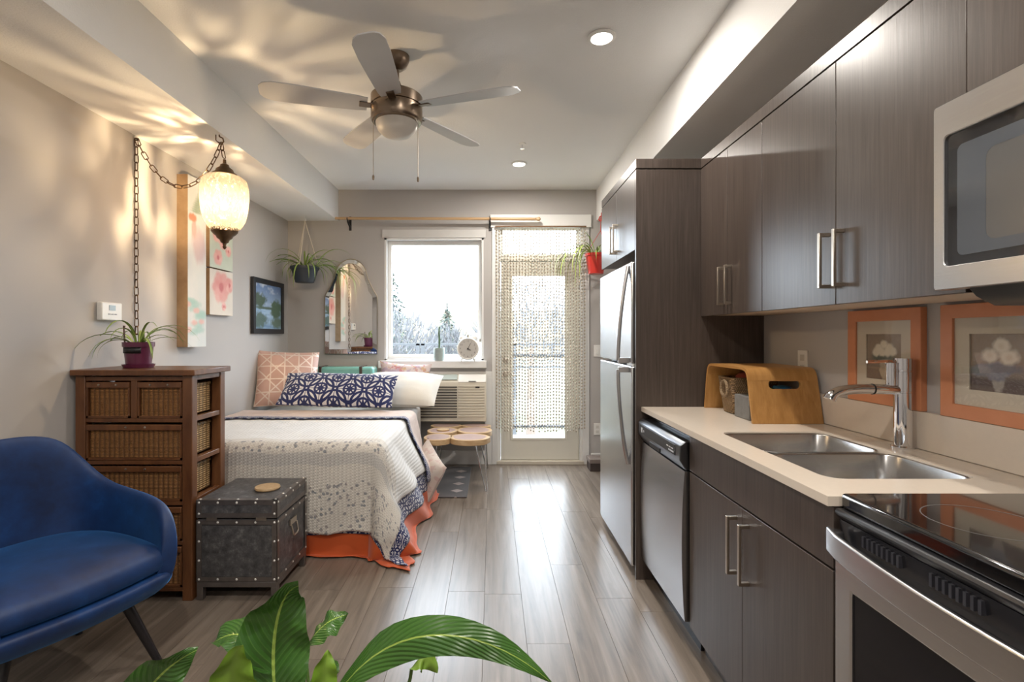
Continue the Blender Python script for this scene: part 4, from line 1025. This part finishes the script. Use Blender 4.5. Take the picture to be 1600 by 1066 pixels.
for k in range(5):
    f_ = .012+k*.0915
    for z_ in (.102, .378, .474): st_.merge(stud(tx0+f_, ty0-.002, z_, 'y')); st_.merge(stud(tx1+.002, ty0+f_, z_, 'x'))
    st_.merge(stud(tx0+f_, ty0+.012, .487, 'z')); st_.merge(stud(tx1-.012, ty0+f_, .487, 'z'))
for k in range(1, 3):
    for xx in (tx0+.012, tx1-.012): st_.merge(stud(xx, ty0-.002, .1+k*.093, 'y'))
    for yy in (ty0+.012, ty1-.012): st_.merge(stud(tx1+.002, yy, .1+k*.093, 'x'))
for xx in (tx0+.012, tx1-.012): st_.merge(stud(xx, ty0-.002, .42, 'y'))
tag(obj('studs', st_, plain('stud_silver', (.8, .78, .74), .35, .4), t), kind='stuff')
hd = MB().box(tx1, 2.62, .305, tx1+.008, 2.70, .335).tube([(tx1+.01, 2.625, .305), (tx1+.018, 2.628, .26), (tx1+.018, 2.64, .25), (tx1+.018, 2.68, .25), (tx1+.018, 2.692, .26), (tx1+.01, 2.695, .305)], .005, 7)
obj('side_handle', hd, m_nickel, t, bevel=.001)
for xx in (-1.36, -1.12): obj('hinge', B(xx-.025, ty0-.005, .388, xx+.025, ty0-.001, .402), m_nickel, t)
sd = MB().box(tx0, ty0, .062, tx1, ty1, .088)
obj('stand_frame', sd, m_tedge, t, bevel=.002)
for xx in (tx0, tx1-.03):
    for yy in (ty0, ty1-.03): obj('leg', B(xx, yy, 0, xx+.03, yy+.03, .064), m_tedge, t, bevel=.002)
tag(obj('coaster', MB().lathe([(.0, 0), (.06, 0), (.063, .006), (.06, .013), (.0, .013)], (-1.17, 2.65, .488), 28), wood('disc_birch', (.42, .27, .13), (.58, .41, .23), (30, 30, 30), .5)), 'round pale wooden disc lying on the studded grey chest', 'coaster')

# ------------------------------------------------------------------ blue velvet armchair
def mat_velvet():
    m, t, b = newmat('velvet_royal_blue'); v = coords(t); nz = noise(t, v, 7, 5, .65)
    setc(t, b, ramp(t, nz, [(.3, (.0012, .012, .058)), (.6, (.0028, .03, .125)), (.8, (.007, .065, .23))]))
    b.inputs['Roughness'].default_value = .55; b.inputs['Sheen Weight'].default_value = .8; b.inputs['Sheen Roughness'].default_value = .35; b.inputs['Sheen Tint'].default_value = (.08, .32, .75, 1)
    bump(t, b, noise(t, v, 350, 2), .15, .001); return m
m_vel = mat_velvet()
ch = thing('armchair', 'royal blue velvet tub armchair with dark splayed legs', 'armchair', (-1.665, 1.875, 0), math.radians(-25), local=True)
half = [(.325, .275, .37), (.335, .29, .46), (.315, .30, .555), (.27, .31, .612), (.19, .318, .635), (.08, .322, .643), (-.03, .316, .652), (-.12, .295, .675), (-.2, .255, .755), (-.255, .19, .855), (-.285, .1, .885), (-.292, 0, .888)]
path = half + [(f_, -l_, h_) for f_, l_, h_ in reversed(half[:-1])]
mb = MB(); rings = []
for i, (f_, l_, h_) in enumerate(path):
    a, b_ = path[max(0, i-1)], path[min(len(path)-1, i+1)]
    d = Vector((b_[0]-a[0], b_[1]-a[1], 0)).normalized(); nrm = Vector((d.y, -d.x, 0))
    if nrm.dot(Vector((f_, l_, 0))) < 0: nrm = -nrm
    if i in (0, 1, len(path)-1, len(path)-2): nrm = Vector((.3, 1 if l_ > 0 else -1, 0)).normalized()
    c = Vector((f_, l_, 0)); th = .05; zb = .285; rg = []
    hh = h_-zb
    for s_, zq, o_ in ((.70, 0, 0), (.86, .1, 0), (.965, .3, 0), (1.0, .6, 0), (1.02, .88, 0), (1.015, .98, -.012), (1.0, 1.0, -.026), (1.0, .975, -.04), (1.0, .85, -th), (.98, .5, -th), (.93, .22, -th), (.88, .12, -th)):
        p = Vector((f_*s_, l_*s_, 0))+nrm*o_; rg.append((p.x, p.y, zb+hh*zq))
    rings.append(rg)
n = len(rings[0]); mb.add([p for r_ in rings for p in r_], [])
for i in range(len(rings)-1):
    for j in range(n): mb.f.append((i*n+j, i*n+(j+1)%n, (i+1)*n+(j+1)%n, (i+1)*n+j))
mb.f += [tuple(range(n)), tuple((len(rings)-1)*n+j for j in range(n-1,-1,-1))]
obj('shell', mb, m_vel, ch, smooth=180, sub=2)
plan = [(f_, l_) for f_, l_, h_ in path[1:-1]]
front = [(.35, -.2), (.365, -.1), (.37, 0), (.365, .1), (.35, .2)]
plan = plan + front
def rings_mb(spec, c0=(.02, 0)):
    mb = MB(); n = len(plan)
    for z_, s_ in spec: mb.v += [(c0[0]+(p-c0[0])*s_, (q)*s_, z_) for p, q in plan]
    for i in range(len(spec)-1):
        for j in range(n): mb.f.append((i*n+j, i*n+(j+1)%n, (i+1)*n+(j+1)%n, (i+1)*n+j))
    mb.f += [tuple(range(n-1,-1,-1)), tuple((len(spec)-1)*n+j for j in range(n))]
    return mb
obj('seat_base', rings_mb([(.262, .6), (.266, .74), (.285, .86), (.32, .955), (.352, .985), (.368, .96), (.37, .88)]), m_vel, ch, smooth=180, sub=1)
obj('seat_cushion', rings_mb([(.366, .8), (.37, .88), (.385, .935), (.42, .95), (.45, .925), (.472, .83), (.485, .6), (.491, .3), (.492, .1)]), m_vel, ch, smooth=180, sub=1)
m_leg = plain('chair_leg_black', (.012, .01, .012), .35)
for f_, l_, df, dl in ((.19, .17, .09, .09), (.19, -.17, .09, -.09), (-.15, .15, -.09, .09), (-.15, -.15, -.09, -.09)):
    obj('leg', MB().tube([(f_, l_, .29), (f_+df, l_+dl, 0)], [.021, .013], 12), m_leg, ch)

# ------------------------------------------------------------------ foreground peace lily
def mat_lily():
    m, t, b = newmat('lily_leaf_glossy'); uv, u, v = uvxy(t)
    a = (u-.5).abs(); mid = a < .022
    vein = ((v*16-a*9).frac()-.5).abs()*2
    c = mix(t, noise(t, coords(t), 9, 3), (.018, .07, .012), (.06, .16, .02)); c = mix(t, vein.smooth(.75, 1)*.3, c, (.12, .26, .05)); c = mix(t, mid, c, (.3, .42, .08))
    setc(t, b, c); b.inputs['Roughness'].default_value = .28; b.inputs['Coat Weight'].default_value = .25
    bump(t, b, vein, .35, .006); return m
m_lily = mat_lily()
m_lilyy = mat_leaf('lily_leaf_young', (.16, .3, .02), (.22, .36, .05))
def broad(p0, p1, p2, p3, w, fold=.35, side=None, n=16, m_=8, wave=.012, seed=0):
    pts = bez(p0, p1, p2, p3, n); mb = MB()
    def fn(u, v):
        i = int(round(v*n)); p = pts[i]; d = (pts[min(n, i+1)]-pts[max(0, i-1)]).normalized()
        s_ = side and Vector(side) or d.cross(Vector((0, 0, 1))); s_ = (s_-d*s_.dot(d)).normalized(); nn = s_.cross(d)
        ww = w*max(.02, math.sin(PI*min(1, .06+v**.8*.94))**.75)
        a = u-.5
        return p+s_*a*ww+nn*(abs(a)*ww*fold+wave*w*8*math.sin(v*17+seed+(3 if a > 0 else 0))*abs(a)*2)
    return mb.grid(fn, m_, n, uv=lambda u, v: (u, v))
pc = Vector((-.36, 1.08, 0))
t = thing('peace_lily', 'broad leaved glossy green plant standing on the floor in front', 'plant', tuple(pc))
obj('pot', pot_mb(.1, .14, .25, tuple(pc)), plain('lily_pot_white', (.6, .58, .55), .4), t)
obj('soil', MB().lathe([(.0, 0), (.125, 0)], (pc.x, pc.y, .232), 20), m_soil, t, recalc=False)
def stem_leaf(base, c1, tip0, c2, c3, tip, w, mat, side=None, fold=.35, seed=0):
    """a stalk from the soil to tip0, then the blade from tip0 to tip"""
    l = obj('leaf', broad(tip0, c2, c3, tip, w, fold, side, seed=seed), mat, t, recalc=False, smooth=180)
    obj('stalk', MB().tube(bez(base, c1, Vector(tip0)-Vector((0, 0, .05)), tip0, 8), [.006]*5+[.004]*4, 6), plain('lily_stalk', (.12, .22, .04), .4), l)
s0 = (pc.x, pc.y, .23)
# the big upright leaf, seen from its upper side
stem_leaf(s0, (-.4, 1.1, .35), (-.475, 1.14, .43), (-.51, 1.15, .53), (-.52, 1.21, .68), (-.43, 1.13, .73), .16, m_lily, (1, .25, 0), .3, 1)
stem_leaf(s0, (-.42, 1.06, .34), (-.50, 1.02, .53), (-.52, 1.01, .60), (-.515, 1.0, .65), (-.485, .99, .685), .085, m_lilyy, (1, .35, 0), .5, 2)
stem_leaf(s0, (-.45, 1.1, .35), (-.50, 1.16, .52), (-.55, 1.18, .60), (-.60, 1.19, .605), (-.66, 1.2, .56), .1, m_lily, (.1, 1, .5), .3, 3)
stem_leaf(s0, (-.4, 1.15, .4), (-.44, 1.2, .55), (-.41, 1.22, .60), (-.38, 1.23, .605), (-.355, 1.25, .60), .075, m_lily, (.2, 1, .5), .3, 4)
stem_leaf(s0, (-.38, 1.12, .4), (-.42, 1.12, .49), (-.39, 1.13, .54), (-.365, 1.13, .55), (-.34, 1.13, .54), .09, m_lily, (.3, 1, .6), .3, 5)
stem_leaf(s0, (-.35, 1.0, .35), (-.36, 1.06, .5), (-.355, 1.06, .57), (-.35, 1.06, .6), (-.345, 1.07, .625), .055, m_lilyy, (1, .5, 0), .6, 6)
stem_leaf(s0, (-.55, 1.0, .3), (-.70, 1.0, .53), (-.69, 1.0, .59), (-.64, 1.0, .64), (-.58, 1.0, .668), .1, m_lily, (.8, .2, -.5), .4, 7)
stem_leaf(s0, (-.5, .95, .3), (-.56, .98, .5), (-.58, .97, .56), (-.57, .96, .6), (-.55, .95, .63), .075, m_lily, (1, .3, .2), .5, 8)
# the long arching leaf to the right
stem_leaf(s0, (-.3, 1.05, .3), (-.33, 1.05, .53), (-.2, 1.03, .745), (.0, 1.0, .71), (.115, 1.0, .605), .075, m_lily, (.05, .5, .85), .2, 9)
stem_leaf(s0, (-.3, 1.15, .4), (-.31, 1.15, .49), (-.27, 1.16, .57), (-.23, 1.17, .60), (-.18, 1.18, .585), .055, m_lily, (.3, .8, .5), .3, 10)
stem_leaf(s0, (-.25, 1.15, .35), (-.19, 1.2, .5), (-.17, 1.2, .54), (-.15, 1.2, .535), (-.13, 1.2, .49), .06, m_lilyy, (.6, .6, .4), .3, 11)
stem_leaf(s0, (-.3, 1.0, .3), (-.2, .95, .38), (-.15, .92, .42), (-.1, .9, .42), (-.03, .88, .36), .1, m_lily, None, .3, 12)

# ------------------------------------------------------------------ ceiling fan
FX, FY = -.497, 2.65
t = thing('ceiling_fan', 'bronze ceiling fan with five grey blades and a frosted light bowl', 'ceiling fan', (FX, FY, 2.3))
obj('canopy', MB().lathe([(.0, 2.74), (.066, 2.74), (.064, 2.715), (.05, 2.685), (.028, 2.668), (.0, 2.666)], (FX, FY, 0), 28), m_bronze, t)
obj('downrod', MB().tube([(FX, FY, 2.67), (FX, FY, 2.59)], .0125, 12), m_bronze, t)
obj('motor_cone', MB().lathe([(.016, 2.61), (.024, 2.59), (.05, 2.555), (.09, 2.533), (.11, 2.53), (.0, 2.528)], (FX, FY, 0), 32), m_bronze, t)
obj('motor_housing', MB().lathe([(.0, 2.533), (.125, 2.533), (.133, 2.525), (.133, 2.478), (.127, 2.475), (.127, 2.467), (.133, 2.464), (.133, 2.41), (.126, 2.395), (.105, 2.39), (.0, 2.39)], (FX, FY, 0), 40), plain('fan_motor_bronze', (.26, .2, .15), .24, 1, var=.08), t)
obj('light_bowl', MB().lathe([(.108, 2.392), (.106, 2.375), (.095, 2.35), (.07, 2.328), (.035, 2.316), (.0, 2.313)], (FX, FY, 0), 32), plain('fan_frosted_glass', (.62, .58, .52), .35, var=.02), t)
m_blade = plain('fan_blade_silver_grey', (.46, .455, .46), .45, var=.05)
for k in range(5):
    a = math.radians(54+72*k); mb = MB(); ol = []
    for s_, w_ in ((.15, .05), (.2, .058), (.35, .066), (.5, .072), (.6, .07), (.64, .055), (.658, .03)): ol.append((s_, w_))
    out = [(s_, -w_) for s_, w_ in ol]+[(s_, w_) for s_, w_ in reversed(ol)]
    mb.prism(out, 'z', -.003, .003); M4 = Matrix.Translation((FX, FY, 2.471)) @ Matrix.Rotation(a, 4, 'Z') @ Matrix.Rotation(math.radians(11), 4, 'X')
    b_ = obj('blade', mb.rot(M4), m_blade, t)
    ir = MB().box(.1, -.02, -.008, .19, .02, -.003); obj('blade_iron', ir.rot(M4), m_bronze, b_, bevel=.002)
for dx, L in ((-.115, .29), (.115, .30)):
    c_ = obj('pull_chain', MB().tube([(FX+dx, FY-.03, 2.395), (FX+dx, FY-.03, 2.395-L)], .0018, 5), m_nickel, t)
    obj('chain_knob', MB().lathe([(.0, 0), (.005, .004), (.006, .02), (.003, .028), (.0, .03)], (FX+dx, FY-.03, 2.395-L-.02), 8), m_bronze, c_)

# recessed downlights and sprinkler
def downlight(x_, y_, label):
    t = thing('recessed_light', label, 'ceiling light', (x_, y_, ZC), group='recessed ceiling lights')
    obj('trim_ring', MB().lathe([(.05, ZC-.001), (.068, ZC-.001), (.07, ZC-.006), (.052, ZC-.012), (.048, ZC-.004), (.05, ZC-.001)], (x_, y_, 0), 28), m_white, t)
    m = plain('downlight_lens', (1, .93, .82), .4, emit=14)
    obj('lens', MB().lathe([(.0, ZC-.006), (.05, ZC-.006)], (x_, y_, 0), 24), m, t, recalc=False)
    l = area('lamp', (x_, y_, ZC-.016), (0, 0, 0), .09, .09, DOWN_W, DOWN_C, shape='DISK'); l.parent = t; l.location = (0, 0, -.016)
downlight(.532, 2.474, 'recessed ceiling light nearer the fan')
downlight(.227, 4.30, 'recessed ceiling light near the patio door')
for x_, y_ in ((.53, .6), (-.6, .6), (.53, -1.3), (-.8, -1.3)): downlight(x_, y_, 'added unseen recessed ceiling light brightening the room from out of view')  # extra downlights out of view, added to brighten the room
t = thing('sprinkler', 'small chrome fire sprinkler head on the ceiling', 'sprinkler', (.228, 3.86, 2.7))
obj('escutcheon', MB().lathe([(.0, ZC), (.03, ZC), (.028, ZC-.006), (.0, ZC-.008)], (.228, 3.86, 0), 20), m_white, t)
obj('head', MB().lathe([(.006, ZC-.006), (.006, ZC-.035), (.018, ZC-.038), (.018, ZC-.041), (.0, ZC-.042)], (.228, 3.86, 0), 14), m_chrome, t)

# ------------------------------------------------------------------ swag lamp on a chain
LX, LY = -1.525, 2.90
t = thing('swag_lamp', 'crackled glass swag lamp with bronze caps on a long chain', 'lamp', (LX, LY, 1.78))
m_lb = plain('lamp_aged_bronze', (.13, .08, .045), .4, .9, var=.3, vs_=30)
def mat_crackle():
    m, tt, b = newmat('crackle_glass_amber'); tt.nodes.remove(b)
    v = coords(tt, 'Object', (1, 1, .45)); e1 = voro(tt, v, 34, 'DISTANCE_TO_EDGE'); nz = noise(tt, coords(tt, 'Object', (1, 1, .35)), 30, 4, .6, 1.5)
    fac = nz.smooth(.5, .6)
    tr_ = tt.nodes.new('ShaderNodeBsdfTransparent'); tt.links.new(mix(tt, fac, (.1, .075, .05), (1, .93, .8)), tr_.inputs[0])
    tl = tt.nodes.new('ShaderNodeBsdfTranslucent'); tl.inputs[0].default_value = (1, .86, .66, 1)
    gl = tt.nodes.new('ShaderNodeBsdfGlossy'); gl.inputs['Roughness'].default_value = .12
    bn = tt.nodes.new('ShaderNodeBump'); bn.inputs['Strength'].default_value = .6; bn.inputs['Distance'].default_value = .003; tt.links.new(e1.smooth(0, .12).v, bn.inputs['Height']); tt.links.new(bn.outputs[0], gl.inputs['Normal']); tt.links.new(bn.outputs[0], tl.inputs['Normal'])
    m1 = tt.nodes.new('ShaderNodeMixShader'); m1.inputs[0].default_value = .03; tt.links.new(tr_.outputs[0], m1.inputs[1]); tt.links.new(tl.outputs[0], m1.inputs[2])
    m2 = tt.nodes.new('ShaderNodeMixShader'); m2.inputs[0].default_value = .06; tt.links.new(m1.outputs[0], m2.inputs[1]); tt.links.new(gl.outputs[0], m2.inputs[2])
    tt.links.new(m2.outputs[0], tt.nodes['Material Output'].inputs[0]); return m
obj('glass_shade', MB().lathe([(.055, 2.195), (.09, 2.19), (.115, 2.17), (.126, 2.13), (.128, 2.07), (.122, 2.0), (.108, 1.94), (.085, 1.9), (.06, 1.882)], (LX, LY, 0), 40), mat_crackle(), t, recalc=False)
obj('top_cap', MB().lathe([(.0, 2.29), (.008, 2.288), (.01, 2.265), (.022, 2.258), (.026, 2.245), (.044, 2.232), (.05, 2.216), (.066, 2.206), (.07, 2.194), (.062, 2.19), (.0, 2.192)], (LX, LY, 0), 28), m_lb, t)
obj('bottom_cap', MB().lathe([(.0, 1.884), (.062, 1.886), (.07, 1.876), (.058, 1.862), (.045, 1.852), (.04, 1.84), (.026, 1.83), (.02, 1.815), (.011, 1.81), (.008, 1.797), (.011, 1.79), (.006, 1.78), (.0, 1.776)], (LX, LY, 0), 28), m_lb, t)
gal = MB()
for k in range(16):
    a = 2*PI*k/16; gal.tube([(LX+.068*math.cos(a)+.010*math.cos(q)*-math.sin(a), LY+.068*math.sin(a)+.010*math.cos(q)*math.cos(a), 1.89+.010*math.sin(q)) for q in [2*PI*j/8 for j in range(8)]], .0022, 5, closed=True)
tag(obj('gallery_rings', gal, m_lb, t), kind='stuff')
obj('bulb', MB().lathe([(.0, -.018), (.011, -.014), (.016, 0), (.013, .012), (.008, .028), (.0, .032)], (LX, LY, 2.02), 16), plain('bulb_warm', (1, .78, .52), .4, emit=2400), t)
def link_mesh(L=.05, w=.022, r=.0028):
    pts = [(w/2*math.cos(a) if True else 0, 0, (L/2-w/2)*(1 if math.sin(a) >= 0 else -1)+w/2*math.sin(a)) for a in [2*PI*k/14 for k in range(14)]]
    return MB().tube(pts, r, 5, closed=True)
lm = None
def add_link(p, d, k):
    global lm
    d = Vector(d).normalized(); q = Vector((0, 0, 1)).rotation_difference(d)
    o = None
    if lm is None:
        o = obj('chain_link', link_mesh(), m_lb, t); me = o.data; me.transform(Matrix.Translation(ORG[t.name])); lm = me
    else: o = bpy.data.objects.new('chain_link', lm); COL.objects.link(o); o.parent = t
    o.rotation_mode = 'QUATERNION'; from mathutils import Quaternion
    o.rotation_quaternion = q @ Quaternion((0, 0, 1), .35+(PI/2 if k % 2 else 0)); o.location = Vector(p)-ORG[t.name]
hook = Vector((-1.545, LY, 2.385)); wallp = Vector((XL+.012, LY, 2.405))
def run(pts, step=.0445, k0=0):
    acc = 0; k = k0; nxt = step/2
    for a, b_ in zip(pts, pts[1:]):
        L = (b_-a).length
        while nxt <= acc+L: add_link(a+(b_-a)*((nxt-acc)/L), b_-a, k); k += 1; nxt += step
        acc += L
    return k
k = run([hook, Vector((LX, LY, 2.285))])
k = run(bez(hook, hook+Vector((-.09, 0, -.28)), Vector((-1.84, LY, 1.99)), wallp, 30))
k = run([wallp, Vector((XL+.012, LY, 1.6)), Vector((XL+.016, LY, .95))])
obj('ceiling_hook', MB().tube([(-1.555, LY, 2.431), (-1.555, LY, 2.42), (-1.535, LY, 2.41), (-1.53, LY, 2.39), (-1.545, LY, 2.376), (-1.562, LY, 2.388)], .004, 7).tube([(-1.575, LY, 2.43), (-1.575, LY, 2.4), (-1.56, LY, 2.385)], .003, 6), m_lb, t)
obj('wall_hook', MB().tube([(XL, LY, 2.40), (XL+.02, LY, 2.398), (XL+.024, LY, 2.41)], .004, 6), m_lb, t)

# small stack on the floor by the patio door
t = thing('shoe_box', 'small dark box on the floor beside the patio door', 'box', (1.02, 4.88, 0))
obj('carton', B(.925, 4.8, 0, 1.12, 4.97, .075), plain('box_dark_brown', (.05, .035, .03), .6), t, bevel=.004)
obj('box_lid', B(.92, 4.795, .075, 1.125, 4.975, .115), plain('box_lid_taupe', (.2, .16, .14), .6), t, bevel=.004)

# ------------------------------------------------------------------ outside: balcony, railings, trees, hill
struct('ground_balcony', B(-4, YB+.14, -.2, 4, 6.75, -.03), plain('deck_grey', (.06, .06, .06), .7))
t = thing('balcony_railing', 'grey metal balcony railing outside the window', 'railing', (0, 6.65, 0))
m_rail = plain('railing_grey', (.02, .022, .024), .5)
obj('top_rail', B(-4, 6.62, 1.0, 4, 6.68, 1.04), m_rail, t, bevel=.004); obj('bottom_rail', B(-4, 6.635, .08, 4, 6.665, .11), m_rail, t)
for k in range(7): obj('post', B(-3.62+k*1.2, 6.63, -.03, -3.58+k*1.2, 6.67, 1.0), m_rail, t)
for k in range(6): obj('glass_panel', B(-3.56+k*1.2, 6.645, .12, -2.46+k*1.2, 6.655, .98), m_glass, t, smooth=0)
t = thing('yard_fence', 'far dark rail fence across the yard outside', 'fence', (0, 11.4, -2))
obj('rail', B(-7, 11.36, 1.06, 5, 11.44, 1.11), m_rail, t); obj('rail', B(-7, 11.38, .55, 5, 11.42, .6), m_rail, t)
for x_ in (-6, -3.6, -1.66, -1.55, .5, 2.6): obj('post', B(x_-.04, 11.36, -3, x_+.04, 11.44, 1.1), m_rail, t)
gr = plain('grass_dull', (.04, .044, .02), .95, var=.3, vs_=1)
struct('ground_lawn', B(-60, 7, -3.2, 60, 120, -3), gr)
hl = MB(); hl.grid(lambda u, v: (-120+240*u, 90+60*v, -3+(9.2*math.sin(PI*min(1, v*1.0))**.7+1.6*fbm(u*9, v*3, 2))*(1 if 0 < v else 0)), 60, 10)
struct('ground_hill', hl, plain('hill_autumn', (.1, .08, .045), .95, var=.4, vs_=.15))
m_fir = plain('fir_green', (.015, .03, .022), .8, var=.4, vs_=3); m_bare = plain('bare_twigs_frost', (.08, .08, .084), .8, var=.2); m_trunk = plain('bark_brown', (.12, .09, .07), .9)
def conifer(x_, y_, zt_, h, rw, seed, label):
    r = random.Random(seed); t = thing('conifer_tree', label, 'tree', (x_, y_, -3), group='trees outside the window')
    obj('trunk', MB().tube([(x_, y_, -3), (x_, y_, zt_)], [.22, .02], 8), m_trunk, t)
    mb = MB()
    for k in range(1700):
        f_ = r.random()**.75; z_ = zt_-f_*h; rad = rw*f_*(.75+.25*((f_*11) % 1)); a = r.random()*2*PI; rr = rad*r.random()**.4
        p = Vector((x_+rr*math.cos(a), y_+rr*math.sin(a), z_-.12*rr)); s_ = .1+.16*f_
        d = Vector((math.cos(a), math.sin(a), -.35+r.uniform(-.3, .3)))*s_*1.6; sd_ = Vector((-math.sin(a), math.cos(a), r.uniform(-.4, .4)))*s_*.45
        mb.add([p-d*.5+sd_, p-d*.5-sd_, p+d, p-d*.5+Vector((0, 0, s_*.35))], [(0, 1, 2), (0, 2, 3), (1, 3, 2)])
    tag(obj('needles', mb, m_fir, t, smooth=0, recalc=False), kind='stuff')
def bare(x_, y_, zc, rad, seed, label):
    r = random.Random(seed); t = thing('bare_tree', label, 'tree', (x_, y_, -3), group='trees outside the window')
    obj('trunk', MB().tube([(x_, y_, -3), (x_, y_, zc)], [.2, .06], 8), m_trunk, t); mb = MB()
    for k in range(1400):
        a, b_ = r.random()*2*PI, math.acos(r.uniform(-.6, 1)); rr = rad*r.random()**.33
        p = Vector((x_, y_, zc))+Vector((math.sin(b_)*math.cos(a), math.sin(b_)*math.sin(a), math.cos(b_)))*rr
        d = (p-Vector((x_, y_, zc-rad)) ).normalized()*r.uniform(.2, .5)+Vector((r.uniform(-.2, .2), r.uniform(-.2, .2), r.uniform(-.1, .2)))
        s_ = Vector((r.uniform(-1, 1), r.uniform(-1, 1), r.uniform(-1, 1))).normalized()*.025
        mb.add([p+s_, p-s_, p+d, p+Vector((0, 0, .03))], [(0, 1, 2), (1, 3, 2), (3, 0, 2)])
    tag(obj('twigs', mb, m_bare, t, smooth=0, recalc=False), kind='stuff')
conifer(-5.4, 27, 5.3, 9, 3.0, 1, 'tall conifer tree at the left edge of the window view')
conifer(-3.1, 35, 3.5, 7.5, 3.4, 2, 'shorter conifer tree rising behind the rail fence')
bare(-3.3, 17, .6, 1.55, 3, 'rounded pale bare tree beside the tall conifer')
bare(-1.9, 20.6, .3, 1.3, 4, 'small pale bare tree in front of the shorter conifer')
conifer(-.1, 28, 1.75, 4.5, 1.4, 5, 'low conifer tree behind the white alarm clock')
bare(1.3, 17, 1.2, 1.9, 6, 'pale bare tree seen through the bead curtain')
